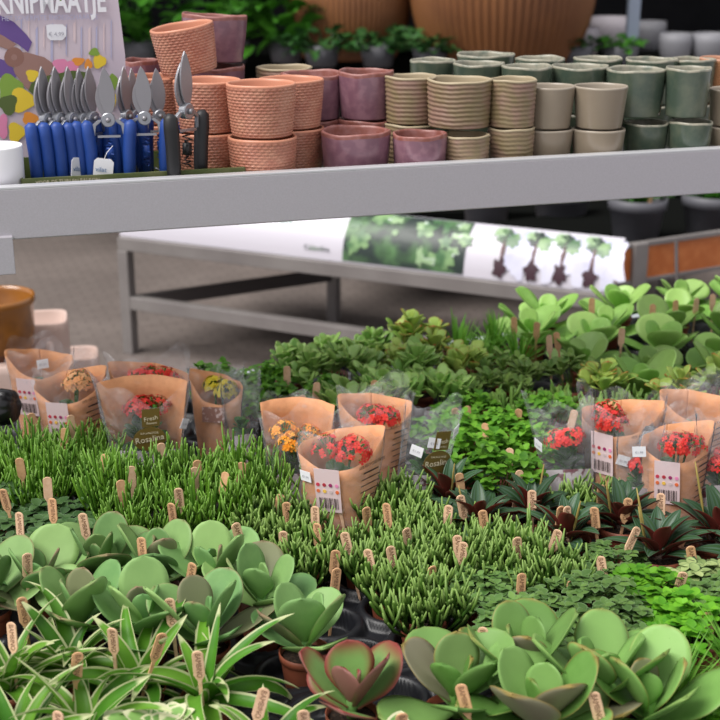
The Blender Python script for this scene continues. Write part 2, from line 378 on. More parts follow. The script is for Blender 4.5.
cpot('purple', 420, 133, 1, 55, PU + ' in the bottom layer under the ribbed pots')
stack('rib', 411, 76, 52, RB + ' beside the purple pots, upper', RB + ' behind the lower purple pot, lower')
cpot('rib', 460, 79, 2, 66, RB + ', the broad one in front, upper layer')
cpot('rib', 466, 134, 1, 48, RB + ' under the broad front ribbed pot')
stack('rib', 513, 79, 48, RB + ' beside the smooth taupe pots, upper', RB + ' beside the smooth taupe pots, lower')
stack('rib', 284, 67, 56, RB + ' rim showing behind the woven pots, upper', RB + ' hidden behind the woven pots, lower')
stack('taupe', 550, 86, 51, TP + ' next to the ribbed pots, upper', TP + ' next to the ribbed pots, lower')
stack('taupe', 601, 86, 54, TP + ' next to the green pots, upper', TP + ' next to the green pots, lower', v=.058)
cpot('green', 637, 69, 2, 59, GR + ', wide front one beside the taupe pots, upper', vv_=.10)
cpot('green', 646, 122, 1, 46, GR + ' under the wide front green pot', vv_=.085)
cpot('green', 689, 68, 2, 46, GR + ' in front towards the right edge, upper')
cpot('green', 691, 121, 1, 43, GR + ' in front towards the right edge, lower')
stack('taupe', 735, 89, 50, 'smooth taupe pot cut by the right edge, upper', 'smooth taupe pot cut by the right edge, lower')
stack('brown', 722, 58, 44, 'brown woven pot at the top right end of the shelf', 'brown woven pot hidden at the right end of the shelf')
for px, py, wp, nm in ((433, 60, 46, 'leftmost in the rear row'), (486, 54, 58, 'with its rim highest, behind the rear row'), (479, 63, 52, 'behind the broad ribbed pot'),
                   (527, 66, 52, 'behind the right ribbed pot'), (580, 66, 58, 'behind the two taupe pots'), (540, 58, 50, 'in the back row behind the taupe pots'), (598, 58, 50, 'in the back row near the grey pole'), (652, 59, 52, 'behind the front green pots'), (694, 59, 44, 'behind the right front green pot')):
    stack('green', px, py, wp, GR + ' ' + nm + ', upper', GR + ' ' + nm + ', lower', v={580: .160, 694: .205, 652: .215, 527: .165, 433: .285, 598: .262}.get(px))
# white cup
b = MB(); b.lathe([(.034, 0), (.036, .002), (.037, .068), (.0365, .07), (.0350, .069), (.033, .006), (.001, .005)], n=48, cap0=True)
o = b.build('ceramic_cup', M_whitepot); p = onS(-6, 145, .06); o.location = (p.x, p.y, DK); o.scale = (.98, .98, (p.z - DK) / .07)
tag(o, 'plain white ceramic pot at the left end of the metal shelf', 'pot')

# ================================================================== SECATEURS DISPLAY
box = empty('display_box')
M_card = mat('display_card', (.58, .50, .58), .6, noise=(9, (.66, .56, .60), .35, .7))
M_cardg = mat('green_print', (.085, .115, .03), .5, noise=(25, (.16, .17, .07), .45, .65))
C0 = S(-.16, .10, DK); tl = onS(245, 172, .075); ul = (tl - S0).dot(SU)
u0, u1, v0, v1 = onS(24, 180, .075), None, .035, .20
ua = (onS(22, 180, .04) - S0).dot(SU); ub = (onS(244, 175, .04) - S0).dot(SU)
b = MB(); lh = onS(130, 173, v0).z - DK; zc = DK + lh / 2
b.box(S((ua + ub) / 2, v0, zc), (ub - ua, .003, lh), M=SR); b.box(S((ua + ub) / 2, v1, zc), (ub - ua, .003, lh), M=SR)
b.box(S(ua, (v0 + v1) / 2, zc), (.003, v1 - v0, lh), M=SR); b.box(S(ub, (v0 + v1) / 2, zc), (.003, v1 - v0, lh), M=SR)
b.box(S((ua + ub) / 2, (v0 + v1) / 2, DK + .002), (ub - ua, v1 - v0, .003), M=SR); b.build('card_tray', M_cardg, box, smooth=False)
# back card as a printed board; card frame: x along shelf, z up, measured in metres from its lower right corner
VB = .215
def cardxy(px, py): p = onS(px, py, VB); return (p - S0).dot(SU), p.z
cxr0, _ = cardxy(127, 150); cxr1, _ = cardxy(117, 0); cxl = cxr0 - .36
ztop = cardxy(60, -28)[1]
CMX = SM @ Matrix.Translation((0, VB, 0))
b = MB(); xk, zk = cardxy(125, 55)
b.prism([(cxl, DK + .004), (cxr0, DK + .004), (xk, zk), (cxr1, ztop - .02), (cxr1 - .02, ztop), (cxl, ztop)], CMX, .004); card = b.build('back_card', M_card, box, smooth=False)
lay = [0]
def patch(pts, m, name='print', par=None, smooth=False):
    lay[0] += 1; b = MB(); b.prism([cardxy(*q) for q in pts], CMX @ Matrix.Translation((0, -.0022 - .00006 * lay[0], 0)), .0003)
    return b.build(name, m, par or card, smooth=False)
def blob(cx, cy, rx, ry, m, n=20, wob=.15, seed=1, name='print'):
    r = random.Random(seed); ph = [r.uniform(0, 6) for _ in range(3)]
    return patch([(cx + rx * (1 + wob * math.sin(3 * a + ph[0]) + wob * .5 * math.sin(5 * a + ph[1])) * math.cos(a), cy + ry * (1 + wob * math.sin(3 * a + ph[0])) * math.sin(a)) for a in [-2 * math.pi * i / n for i in range(n)]], m, name)
def flat(name, c): return mat(name, c, .6)
m_str = flat('card_streak', (.46, .45, .62)); m_str2 = flat('card_streak_pale', (.72, .58, .60))
rr = random.Random(4)
for k in range(16):
    x = -2 + k * 7.5; y0 = rr.uniform(18, 30); y1 = y0 + rr.uniform(14, 40); wd = rr.uniform(1, 2.6)
    patch([(x, y0), (x, y1), (x + wd, y1 + 3), (x + wd, y0 - 3)], m_str if k % 2 else m_str2, 'board_grain')
m_pur = flat('print_purple', (.13, .07, .26)); m_cop = flat('print_copper', (.32, .18, .15)); m_yel = flat('print_yellow', (.80, .58, .04)); m_pk = flat('print_pink', (.75, .25, .42)); m_gr = flat('print_green', (.22, .36, .05)); m_gr2 = flat('print_dark_green', (.09, .13, .03)); m_or = flat('print_orange', (.8, .3, .04))
patch([(-30, 6), (2, 16), (14, 22), (26, 34), (32, 42), (28, 52), (18, 44), (6, 38), (-30, 22)], m_pur)
patch([(-30, 50), (-2, 58), (10, 62), (16, 76), (12, 84), (2, 78), (-30, 66)], m_pur)
patch([(-30, 20), (4, 36), (16, 44), (10, 50), (-30, 36)], m_cop)
patch([(8, 52), (26, 52), (44, 57), (54, 64), (47, 80), (30, 74), (14, 66)], m_cop)
patch([(14, 60), (24, 66), (30, 82), (34, 94), (24, 86), (14, 72)], m_cop)
blob(14, 57, 10, 10, flat('print_bronze', (.26, .13, .10)), wob=.02); blob(14, 57, 3, 3, m_cop, wob=.02)
blob(10, 88, 12, 14, m_gr, seed=3); blob(22, 100, 12, 12, m_yel, seed=4); blob(8, 104, 9, 10, m_gr2, seed=5); blob(2, 126, 6, 12, m_pk, seed=6); blob(16, 132, 8, 10, m_yel, seed=7); blob(30, 118, 8, 6, m_or, seed=8)
blob(32, 75, 6, 6, m_yel, seed=9); blob(60, 65, 7, 7, m_pk, seed=10); blob(72, 67, 6, 7, m_pk, seed=11); blob(78, 61, 6, 4, m_or, seed=12); blob(99, 61, 6.5, 7, m_yel, seed=13); blob(88, 64, 4, 5, m_or, seed=14); blob(94, 52, 5, 4, m_gr, seed=15); blob(113, 82, 4, 9, m_gr, seed=16); blob(112, 100, 4, 8, m_yel, seed=17); blob(64, 90, 30, 20, m_gr2, seed=19); blob(60, 0, 4, 4, m_gr, seed=18)
patch([(46, 25), (47, 37), (50, 40), (62, 40), (66, 36), (66, 27), (62, 24), (50, 24)], M_white, 'price_sticker')
def ctext(s, px, py, size, m, nm, sx=1, dy=-.0036):
    x, z = cardxy(px, py); MM = CMX @ Matrix.Translation((x, dy - .003, z)) @ Matrix.Rotation(R(90), 4, 'X')
    return text(s, size, m, card, MM, name=nm, sx=sx)
ctext('KNIPMAATJE', 51, 1.5, .046, M_white, 'headline', .575)
ctext('HET SCHERPSTE SNOEISCHAARTJE', 50, 17.5, .0095, m_str, 'subline', .9)
ctext('€ 4,99', 56, 34, .008, M_grey_print, 'price')
tb_ = S((ua + ub) / 2 - .03, v0 - .002, DK + lh - .006)
text('VOOR DE TUIN EN BALKON', .0065, M_cream, box, Matrix.Translation(tb_ - SU * .06) @ Matrix.Rotation(SA, 4, 'Z') @ Matrix.Rotation(R(90), 4, 'X'), name='tray_lettering')
tag(box, 'printed cardboard secateurs display with green tray and tall picture back card', 'display box')

M_blue = mat('blue_grip', (.012, .055, .27), .5); M_blackgrip = mat('black_grip', (.012, .012, .014), .5)
M_blade = mat('blade_steel', (.30, .29, .31), .38, .55); M_chrome = mat('chrome_steel', (.36, .37, .40), .32, .8)
def secateurs(grip, tagged):
    root = empty('secateurs'); H = -.0
    # local frame: x across, y depth, z up, origin at the bottom of the handles
    I = Matrix.Identity(4)
    def leafp(x0, z0, x1, z1, wd, n=12, bow=.0):
        d = Vector((x1 - x0, z1 - z0)); nn = Vector((-d.y, d.x)).normalized(); P = []
        for i in range(n + 1):
            t = i / n; ww = wd * math.sin(math.pi * t ** .85) ** .75; c = Vector((x0, z0)) + d * t + nn * bow * math.sin(math.pi * t); P.append(tuple(c + nn * ww))
        for i in range(n - 1, 0, -1):
            t = i / n; ww = wd * math.sin(math.pi * t ** .85) ** .75; c = Vector((x0, z0)) + d * t + nn * bow * math.sin(math.pi * t); P.append(tuple(c - nn * ww))
        return P
    b = MB(); b.prism(leafp(.002, .098, -.002, .163, .0105), I, .0025); b.build('cutting_blade', M_blade, root, smooth=False, bevel=.0006)
    b = MB(); b.prism(leafp(-.004, .096, -.004, .150, .0075, bow=.004), Matrix.Translation((0, .0035, 0)), .003); b.build('counter_blade', M_blade, root, smooth=False, bevel=.0006)
    for sgn in (-1, 1):
        b = MB()
        pts = [(sgn * .010, .094), (sgn * .020, .086), (sgn * .0225, .07), (sgn * .021, .045), (sgn * .020, .02), (sgn * .019, .002)]
        P = [(x - .0035 * (1 if sgn > 0 else 1), z) for x, z in pts] + [(x + .0035, z) for x, z in pts[::-1]]
        b.prism(P, I, .0045); fr = b.build('handle_frame', M_chrome, root, smooth=False, bevel=.0005)
        b = MB(); wd = .0062
        b.tube([(sgn * .0245, 0, .002), (sgn * .0245, 0, .03), (sgn * .0255, 0, .055), (sgn * .0275, 0, .075), (sgn * .0285, 0, .088), (sgn * .0275, 0, .093)],
               [.0080, .0086, .0088, .0092, .0085, .004], 10)
        b.build('grip', grip, fr)
    b = MB(); b.lathe([(.0085, -.005), (.0095, -.004), (.0095, .004), (.0085, .005)], (0, 0, 0), 24, M=Matrix.Rotation(R(90), 3, 'X'), cap0=True, cap1=True)
    o = b.build('pivot_bolt', M_chrome, root, smooth=False); o.location = (0, 0, .094)
    b = MB(); b.lathe([(.0001, -.009), (.003, -.009), (.0036, -.006), (.0001, -.006)], (0, 0, 0), 12, M=Matrix.Rotation(R(-90), 3, 'X')); o2 = b.build('bolt_head', M_blade, o); 
    b = MB(); b.tube([((.012 * (-1 if i % 2 else 1)) * .45 * math.cos(i * .9), .004 * math.sin(i * 1.57), .066 - i * .0016) for i in range(24)], .0011, 5)
    b.box((0, 0, .05), (.009, .007, .014)); b.build('spring', grip, root)
    b = MB(); b.box((0, -.001, .072), (.03, .003, .003)); b.build('locking_bar', M_chrome, root, smooth=False)
    b = MB(); b.tube([(.012, 0, .018), (.006, -.001, .014), (-.004, -.001, .013), (-.011, 0, .018)], .0018, 6); b.build('catch', M_chrome, root)
    if tagged:
        b = MB(); TT = Matrix.Translation((-.010, -.016, .030)) @ Matrix.Rotation(R(tagged), 4, 'Y')
        b.prism([(-.013, -.013), (.013, -.013), (.013, .011), (.009, .015), (-.009, .015), (-.013, .011)], TT, .0008)
        t = b.build('price_tag', M_white, root, smooth=False)
        text('vilat', .009, mat('tag_blue', (.12, .22, .4), .7), t, TT @ Matrix.Translation((-.003, -.0012, 0)) @ Matrix.Rotation(R(90), 4, 'X'), name='logo')
        b = MB(); b.tube([tuple(TT @ Vector((0, 0, .014))), (-.004, -.012, .052), (.004, -.006, .060)], .0006, 4); b.build('string', M_white, t)
    return root
pb = secateurs(M_blue, 0); pbt = secateurs(M_blue, 8)
ZS = DK + .006
shl = [(105, 67, .085, 12, 'T', 'blue handled secateurs facing front with white tag, at the front of the left row'),
       (142, 66, .090, 10, '', 'blue handled secateurs facing front beside the black pair'),
       (42, 66, .105, 62, '', 'blue handled secateurs at the left end of the row, edge on'),
       (55, 66, .105, 62, '', 'blue handled secateurs second from the left end, edge on'),
       (68, 66, .105, 60, 'T', 'blue handled secateurs edge on, with the small upright white tag'),
       (79, 68, .110, 62, '', 'blue handled secateurs edge on, fourth from the left end'),
       (89, 66, .110, 56, '', 'blue handled secateurs edge on, right behind the front tagged pair'),
       (124, 66, .125, 64, '', 'blue handled secateurs edge on between the two front-facing pairs'),
       (132, 68, .150, 60, '', 'blue handled secateurs edge on, hidden behind the second front pair'),
       (157, 68, .140, 30, '', 'blue handled secateurs behind, between the front pair and black ones')]
for px, py, v, yaw, t, lab in shl:
    p = onS(px, py, v); o = copy_tree(pbt if t else pb); o.location = (p.x, p.y, ZS); o.rotation_euler = (0, 0, SA + R(yaw) - R(20)); sc_ = (p.z - ZS) / .163; o.scale = (sc_, sc_, sc_)
    tag(o, lab, 'secateurs', 'blue secateurs in the display tray')
bk = secateurs(M_blackgrip, 0); p = onS(182, 51, .045); bk.location = (p.x, p.y, ZS); bk.rotation_euler = (0, R(2), SA + R(40)); sc_ = (p.z - ZS) / .163; bk.scale = (sc_,) * 3
tag(bk, 'black handled secateurs at the right end of the tray', 'secateurs')
for r_ in (pb, pbt):
    for c in list(r_.children_recursive): bpy.data.objects.remove(c)
    bpy.data.objects.remove(r_)

# ================================================================== BACKGROUND BENCH WITH SIGN
BA = at(120, 236, .46); BB = at(606, 294, .46); bd = (BB - BA); BLn = bd.length; bd.normalize(); bn = Vector((-bd.y, bd.x, 0))
if bn.y < 0: bn = -bn
BMX = Matrix(((bd.x, bn.x, 0, BA.x), (bd.y, bn.y, 0, BA.y), (0, 0, 1, 0), (0, 0, 0, 1))); BR = BMX.to_3x3()
def Bp(u, v, z): return BMX @ Vector((u, v, z))
be = empty('metal_bench'); BD = .72
for v in (0, BD):
    b = MB(); b.box(Bp(BLn / 2, v, .435), (BLn, .04, .05), M=BR); b.build('top_rail', M_steel, be, smooth=False, bevel=.003)
b = MB(); b.box(Bp(BLn / 2, BD / 2, .447), (BLn - .02, BD - .03, .012), M=BR); b.build('bench_top', M_steel, be, smooth=False)
b = MB(); b.box(Bp(BLn / 2, 0, .205), (BLn, .04, .05), M=BR); b.build('lower_rail', M_steel, be, smooth=False, bevel=.003)
for (u, v) in ((.02, 0), (BLn - .02, 0), (.54, BD), (BLn - .02, BD)):
    b = MB(); b.box(Bp(u, v, .205), (.045, .045, .41), M=BR); b.build('leg', M_steel, be, smooth=False, bevel=.003)
b = MB(); pa, pb2 = Bp(.02, 0, .2), Bp(.54, BD, .2); dd = pb2 - pa; b.box((pa + pb2) / 2, (dd.length, .03, .05), M=Matrix.Rotation(math.atan2(dd.y, dd.x), 3, 'Z')); b.build('cross_rail', M_steel_dark, be, smooth=False)
b = MB(); b.box(Bp(BLn / 2 + .27, BD, .32), (BLn - .54, .03, .05), M=BR); b.build('rear_rail', M_steel_dark, be, smooth=False)
tag(be, 'low grey metal bench standing on the paving behind the plant table', 'bench')
# curved printed sign on the bench front
sg = empty('printed_sign')
S_LEN = BLn + .025
def sgp(s, t, off=0):   # s metres along, t 0..1 up the arc
    a = t * R(78); rad = .19
    return Bp(s, .0 + rad * (1 - math.cos(a)) * .72 + off * -.6 , .462 + rad * math.sin(a) * .86 + off * .6)
def sheet(name, s0, s1, t0, t1, m, par, off=0, ns=2, ntt=10, th=.004):
    b = MB(); g = []
    for side in (0, 1):
        g.append([[b.vert(sgp(s0 + (s1 - s0) * i / ns, t0 + (t1 - t0) * j / ntt, off - th * side)) for j in range(ntt + 1)] for i in range(ns + 1)])
    for i in range(ns):
        for j in range(ntt):
            a, c = g[0], g[1]
            b.face((a[i][j], a[i + 1][j], a[i + 1][j + 1], a[i][j + 1])); b.face((c[i][j], c[i][j + 1], c[i + 1][j + 1], c[i + 1][j]))
    return b.build(name, m, par)
sheet('sign_panel', 0.0, S_LEN, 0, 1, mat('sign_white', (.60, .575, .64), .3), sg, 0)
M_signleaf = mat('sign_leaf_photo', (.06, .15, .06), .35, noise=(16, (.22, .36, .16), .45, .6)); M_signdark = mat('sign_dark_print', (.02, .035, .03), .4, noise=(10, (.10, .22, .08), .45, .65))  # leaf greens and the dark green print of the sign
M_signlav = mat('sign_lavender', (.50, .50, .68), .3, noise=(5, (.68, .68, .80), .4, .6))
def s_at(px, py): p = at(px, py, .47); return (p - BA).dot(bd)
def sblob(cs, ct, rs, rt, m, seed, name='print', off=.0045):
    rnd = random.Random(int(seed * 2)); ph = rnd.uniform(0, 6); b = MB(); n = 26; off = off + seed * .00012
    P = []
    for i in range(n):
        a = 2 * math.pi * i / n; k = 1 + .22 * math.sin(5 * a + ph) + .12 * math.sin(9 * a)
        P.append((cs + rs * k * math.cos(a), min(.98, max(.02, ct + rt * k * math.sin(a)))))
    c = b.vert(sgp(cs, ct, off)); ring2 = [b.vert(sgp(cs + (s - cs) * .5, ct + (t - ct) * .5, off)) for s, t in P]; ring = [b.vert(sgp(s, t, off)) for s, t in P]
    for i in range(n):
        j = (i + 1) % n; b.face((c, ring2[i], ring2[j])); b.face((ring2[i], ring[i], ring[j], ring2[j]))
    b.build(name, m, sg)
sA = s_at(342, 260); sB = s_at(470, 276); sheet('leaf_photo', sA, sB - .03, .02, .97, M_signdark, sg, .0035, th=.001)
rr = random.Random(5)
M_signpale = mat('sign_pale_leaf', (.30, .44, .24), .35, noise=(18, (.55, .62, .60), .5, .62))
for k in range(30):
    sblob(sA + .03 + (sB - sA - .06) * rr.random(), rr.uniform(.12, .88), rr.uniform(.012, .04), rr.uniform(.05, .16), (M_signleaf, M_signleaf, M_signpale, M_signdark)[k % 4], k * .5 + 1)
for k, px in enumerate((490, 527, 560, 594)):
    s = s_at(px, 285); sblob(s + .055, .45, .05, .42, M_signlav, 18 + k, 'print')
    [sblob(s + .03 * math.cos(q * 2.2), .70 + .12 * math.sin(q * 1.7), .020, .09, (M_signleaf, M_signpale, M_signdark)[q % 3], 22 + k + q * .1, 'print') for q in range(7)]; sblob(s, .42, .006, .22, mat('sign_stem', (.12, .06, .06), .5), 26 + k); sblob(s - .003, .17, .022, .15, mat('sign_bulb', (.05, .02, .03), .5), 30 + k)
m_sg = mat('sign_green', (.20, .50, .34), .5)
for s, t, sz, tx, m in ((s_at(250, 245), .62, .06, 'groene planten', m_sg), (s_at(318, 256), .16, .026, 'Calandiva', M_signdark)):
    a = t * R(78); p = sgp(s, t, .006); MM = BMX.to_3x3().to_4x4(); MM = Matrix.Translation(p) @ MM @ Matrix.Rotation(R(90) - a * .8, 4, 'X'); text(tx, sz, m, sg, MM)
tag(sg, 'long curved printed sign with plant pictures lying along the bench', 'sign')

# ================================================================== BENCH WITH ORANGE BOARD, RIGHT
CP = at(638, 243, .60); CQ = at(720, 231, .60); od = (CQ - CP); od.normalize(); on = Vector((-od.y, od.x, 0))
OM = Matrix(((od.x, on.x, 0, CP.x), (od.y, on.y, 0, CP.y), (0, 0, 1, 0), (0, 0, 0, 1))); OR = OM.to_3x3()
def Op(u, v, z): return OM @ Vector((u, v, z))
M_board = mat('orange_board', (.48, .13, .03), .45, noise=(30, (.56, .18, .05), .4, .7))
ob = empty('board_bench')
b = MB(); b.box(Op(.70, .0, .535), (1.6, .012, .115), M=OR); b.build('front_board', M_board, ob, smooth=False)
b = MB(); b.box(Op(.70, -.003, .596), (1.6, .02, .016), M=OR); b.box(Op(.70, -.003, .474), (1.6, .02, .014), M=OR)
b.build('edge_trim', M_steel, ob, smooth=False, bevel=.002)
b = MB(); b.box(Op(0, -.008, .53), (.060, .03, .15), M=OR); b.build('corner_post', M_steel, ob, smooth=False, bevel=.006)
b = MB(); b.box(Op(.70, .42, .495), (1.58, .82, .02), M=OR); b.build('deck', M_dark, ob, smooth=False)
for u, v in ((.55, .04), (.55, .8), (1.45, .04), (1.45, .8)):
    b = MB(); b.box(Op(u, v, .242), (.05, .05, .484), M=OR); b.build('leg', M_steel, ob, smooth=False)
b = MB(); b.tube([at(668, 238, .60) + on * -.04, at(668, 262, .53) + on * -.04, at(669, 285, .47) + on * -.04, Vector(at(667, 300, .42))], .006, 6); b.build('strap', M_steel_dark, ob)
tag(ob, 'plant bench edged with orange-brown boards behind the table, right', 'bench')

q = at(510, 222, .40); b = MB(); lbn = empty('low_bench', (q.x, q.y, 0)); b.box((0, .35, .42), (1.5, .7, .04)); b.build('deck', M_dark, lbn, smooth=False)
b = MB(); b.box((.45, .45, .20), (.25, .3, .40)); b.build('base', M_dark, lbn, smooth=False); tag(lbn, 'low black bench in deep shade behind the printed sign', 'bench')
# ------------------------------------------------------------------ leaf generator
def f_paddle(t):
    return (.20 + .80 * math.sin(math.pi / 2 * (t / .6)) ** 1.3) if t < .6 else math.sqrt(max(0, 1 - ((t - .6) / .4) ** 2))
def f_lance(t): return math.sin(math.pi * min(1, t ** .85)) ** .85 + .04
def f_strap(t): return min(1, .55 + 2.5 * t) * (1 - t ** 2.2) ** .8 + .01
def f_ovate(t): return math.sin(math.pi * t ** .8) ** .7
def f_spat(t): return (.3 + .7 * (t / .65) ** 1.3) if t < .65 else math.sqrt(max(0, 1 - ((t - .65) / .35) ** 2))
def leaf(mb, base, az, e0, e1, L, W, f, cup=.15, th=0, nl=9, nw=4, rnd=random, twist=0, mi=0, waz=0):
    base = Vector(base); r1, r2 = rnd.random(), rnd.random(); p = base.copy(); rows = []; prev = 0
    for k in range(nl + 1):
        s = k / nl; t = 1 - (1 - s) ** 1.35
        e = e0 + (e1 - e0) * (t + prev) / 2; a = az + waz * t
        T_ = Vector((math.cos(e) * math.cos(a), math.cos(e) * math.sin(a), math.sin(e)))
        p = p + T_ * (L * (t - prev)); prev = t
        sd_ = Vector((-math.sin(a), math.cos(a), 0)); nm = T_.cross(sd_)
        if twist: q = Matrix.Rotation(twist * (.4 + .6 * t), 3, T_); sd_ = q @ sd_; nm = q @ nm
        wdt = W / 2 * max(.0, f(t)); row = []; rowb = []
        for j in range(nw + 1):
            u = -1 + 2 * j / nw; ed = max(abs(u), (t - .2) * 1.22) if t > .2 else abs(u) * .8
            ed = max(abs(u) ** 1.5 * .98, t ** 2.2)
            pt = p + sd_ * (wdt * u) + nm * (cup * wdt * u * u)
            row.append(mb.vert(pt + nm * (th / 2 * math.sqrt(max(0, 1 - u * u))), (r1, t, abs(u)), (ed, r2, 0)))
            if th: rowb.append(mb.vert(pt - nm * (th / 2 * math.sqrt(max(0, 1 - u * u)) + .0001), (r1, t, abs(u)), (ed, r2, 1)))
        rows.append((row, rowb))
    for k in range(nl):
        for j in range(nw):
            a, b_ = rows[k][0], rows[k + 1][0]; mb.face((a[j], b_[j], b_[j + 1], a[j + 1]), mi)
            if th: a, b_ = rows[k][1], rows[k + 1][1]; mb.face((a[j], a[j + 1], b_[j + 1], b_[j]), mi)
        if th:
            for j, fl in ((0, 1), (nw, 0)):
                a, b_, c, d = rows[k][0][j], rows[k + 1][0][j], rows[k + 1][1][j], rows[k][1][j]; mb.face((a, d, c, b_) if fl else (a, b_, c, d), mi)
    if th:
        a, b_ = rows[nl]
        for j in range(nw): mb.face((a[j], b_[j], b_[j + 1], a[j + 1]), mi)

# pot for small plants: origin at its foot
def mk_pot(root, r=.027, h=.052, m=None):
    b = MB(); b.lathe([(r * .72, 0), (r * .74, .001), (r * .93, h * .8), (r * .93, h * .82), (r, h * .84), (r * 1.01, h), (r * .97, h), (r * .9, h * .8), (r * .7, h * .5)], n=24, cap0=True)
    b.build('pot', m or M_pot, root)
    b = MB(); b.lathe([(r * .92, h * .86), (r * .5, h * .9), (.0005, h * .9)], n=20); b.build('soil', M_soil, root)
HP = .047      # soil height
protos = {}
def proto(name, key, n, fn, r=.027):
    out = []
    for k in range(n):
        root = empty(name); mk_pot(root, r); fn(root, random.Random(hash(key) % 1 + sum(map(ord, key)) * 13 + k)); out.append(root)
    protos[key] = out

ML = {}
_lm = leafmat
def leafmat(name, c1, c2, **k):
    g = (1.18, 1.14, .72) if 'paddle' not in name else (1.16, 1.12, .9)
    return _lm(name, tuple(min(.9, x * q) for x, q in zip(c1, g)), tuple(min(.9, x * q) for x, q in zip(c2, g)), **k)
ML['paddle'] = leafmat('paddle_leaf', (.105, .235, .095), (.21, .35, .145), edge=(.30, .18, .11), e0=.86, e1=1.06, edge_all=False, rough=.5, trans=.12, mott=.15, alt=(.21, .19, .12))
ML['paddle_red'] = leafmat('paddle_leaf_red', (.17, .33, .13), (.20, .38, .13), edge=(.26, .05, .045), e0=.35, e1=1.0, rough=.45, trans=.12, under=(.26, .12, .10), mott=.15)
ML['paddle_bright'] = leafmat('paddle_leaf_bright', (.10, .24, .055), (.20, .37, .13), edge=(.30, .22, .06), e0=.85, e1=1.02, edge_all=False, rough=.45, trans=.15, mott=.12, alt=(.31, .25, .19))
ML['bigpad'] = leafmat('pad_leaf_green', (.20, .42, .12), (.36, .56, .26), rough=.38, trans=.25, mott=.15, spec=.5)
ML['spider'] = leafmat('spider_leaf', (.045, .17, .022), (.12, .28, .04), edge=(.56, .60, .32), e0=.66, e1=.78, rough=.4, trans=.3, mott=.12)
ML['rhip'] = leafmat('finger_shoot', (.022, .080, .010), (.095, .22, .026), rough=.4, trans=.1, tipc=(.24, .44, .08), t0=.45, t1=1.15)  # pale tips are the plant's own; base colours darkened to paint shade between shoots
ML['stub'] = leafmat('stub_shoot', (.013, .046, .010), (.052, .125, .020), rough=.4, trans=.08, tipc=(.27, .42, .10), t0=.5, t1=1.15)  # stems darkened below the real pale tips, shade painted into the colour
ML['herb'] = leafmat('herb_leaf', (.040, .155, .02), (.14, .35, .045), rough=.5, trans=.3, mott=.3)
ML['mint'] = leafmat('mint_leaf', (.045, .20, .015), (.15, .40, .035), rough=.5, trans=.3)
ML['fern'] = leafmat('creeping_leaf', (.05, .12, .045), (.13, .24, .09), edge=(.16, .26, .11), rough=.45, trans=.2)
ML['bluish'] = leafmat('bluish_leaf', (.028, .075, .035), (.07, .14, .07), edge=(.13, .21, .11), rough=.4, trans=.15)
ML['grey'] = leafmat('silvered_leaf', (.12, .19, .09), (.30, .38, .24), edge=(.07, .13, .06), rough=.45, trans=.15)
ML['pep'] = leafmat('striped_leaf', (.014, .045, .02), (.03, .075, .038), stripes=((.065, .12, .08), 15.0), rough=.35, trans=.06, under=(.15, .025, .02), mott=.1)
ML['spike'] = leafmat('pale_spike', (.26, .20, .09), (.36, .29, .13), rough=.6, trans=.1)
ML['jade'] = leafmat('jade_leaf', (.15, .33, .11), (.30, .50, .20), edge=(.36, .45, .12), e0=.85, e1=1.1, rough=.35, trans=.15, spec=.5)
ML['jadedark'] = leafmat('jade_leaf_dark', (.10, .22, .07), (.20, .34, .11), edge=(.24, .30, .10), e0=.8, e1=1.1, rough=.35, trans=.12)
ML['redjade'] = leafmat('red_tipped_leaf', (.18, .34, .10), (.34, .46, .16), edge=(.50, .10, .03), e0=.82, e1=1.05, edge_all=False, rough=.35, trans=.15)
ML['chive'] = leafmat('grass_blade', (.06, .20, .03), (.16, .36, .07), rough=.45, trans=.25)
ML['varieg'] = leafmat('cream_edged_leaf', (.10, .24, .09), (.20, .36, .16), edge=(.66, .66, .42), e0=.55, e1=.72, rough=.5, trans=.2)
ML['house'] = leafmat('glossy_leaf', (.02, .10, .012), (.06, .22, .03), edge=(.05, .16, .03), rough=.3, trans=.25, mott=.5)
ML['ivy'] = leafmat('ivy_leaf', (.012, .05, .02), (.03, .10, .035), rough=.35, trans=.1)

def paddles(mk, n=9, L=.075, W=.058, emin=20, emax=78, sp=.012):
    def fn(root, rnd):
        b = MB(); a0 = rnd.uniform(0, 6)
        for i in range(n):
            q = i / (n - 1); e = R(emin + (emax - emin) * q + rnd.uniform(-7, 7)); az = a0 + i * R(137) + rnd.uniform(-.25, .25)
            sc = (1 - .55 * max(0, q - .55) / .45) * rnd.uniform(.85, 1.1)
            leaf(b, (math.cos(az) * .004, math.sin(az) * .004, HP + .004 + .02 * q), az, e, e + R(rnd.uniform(5, 22)), L * sc, W * sc * rnd.uniform(.88, 1.08), f_paddle, cup=rnd.uniform(.05, .25), th=.0035, nl=12, nw=8, rnd=rnd, twist=rnd.uniform(-.35, .35))
        b.tube([(0, 0, HP - .002), (0, 0, HP + .03)], .006, 8); b.build('foliage', ML[mk], root)
    return fn
proto('paddle_plant', 'paddle', 5, paddles('paddle', 9, .080, .060))
proto('paddle_plant', 'paddle_red', 2, paddles('paddle_red', 8, .074, .066, 22, 78))
proto('paddle_plant', 'paddle_bright', 5, paddles('paddle_bright', 10, .074, .060, 10, 75))
proto('paddle_plant', 'bigpad', 4, paddles('bigpad', 8, .086, .074, 12, 66))
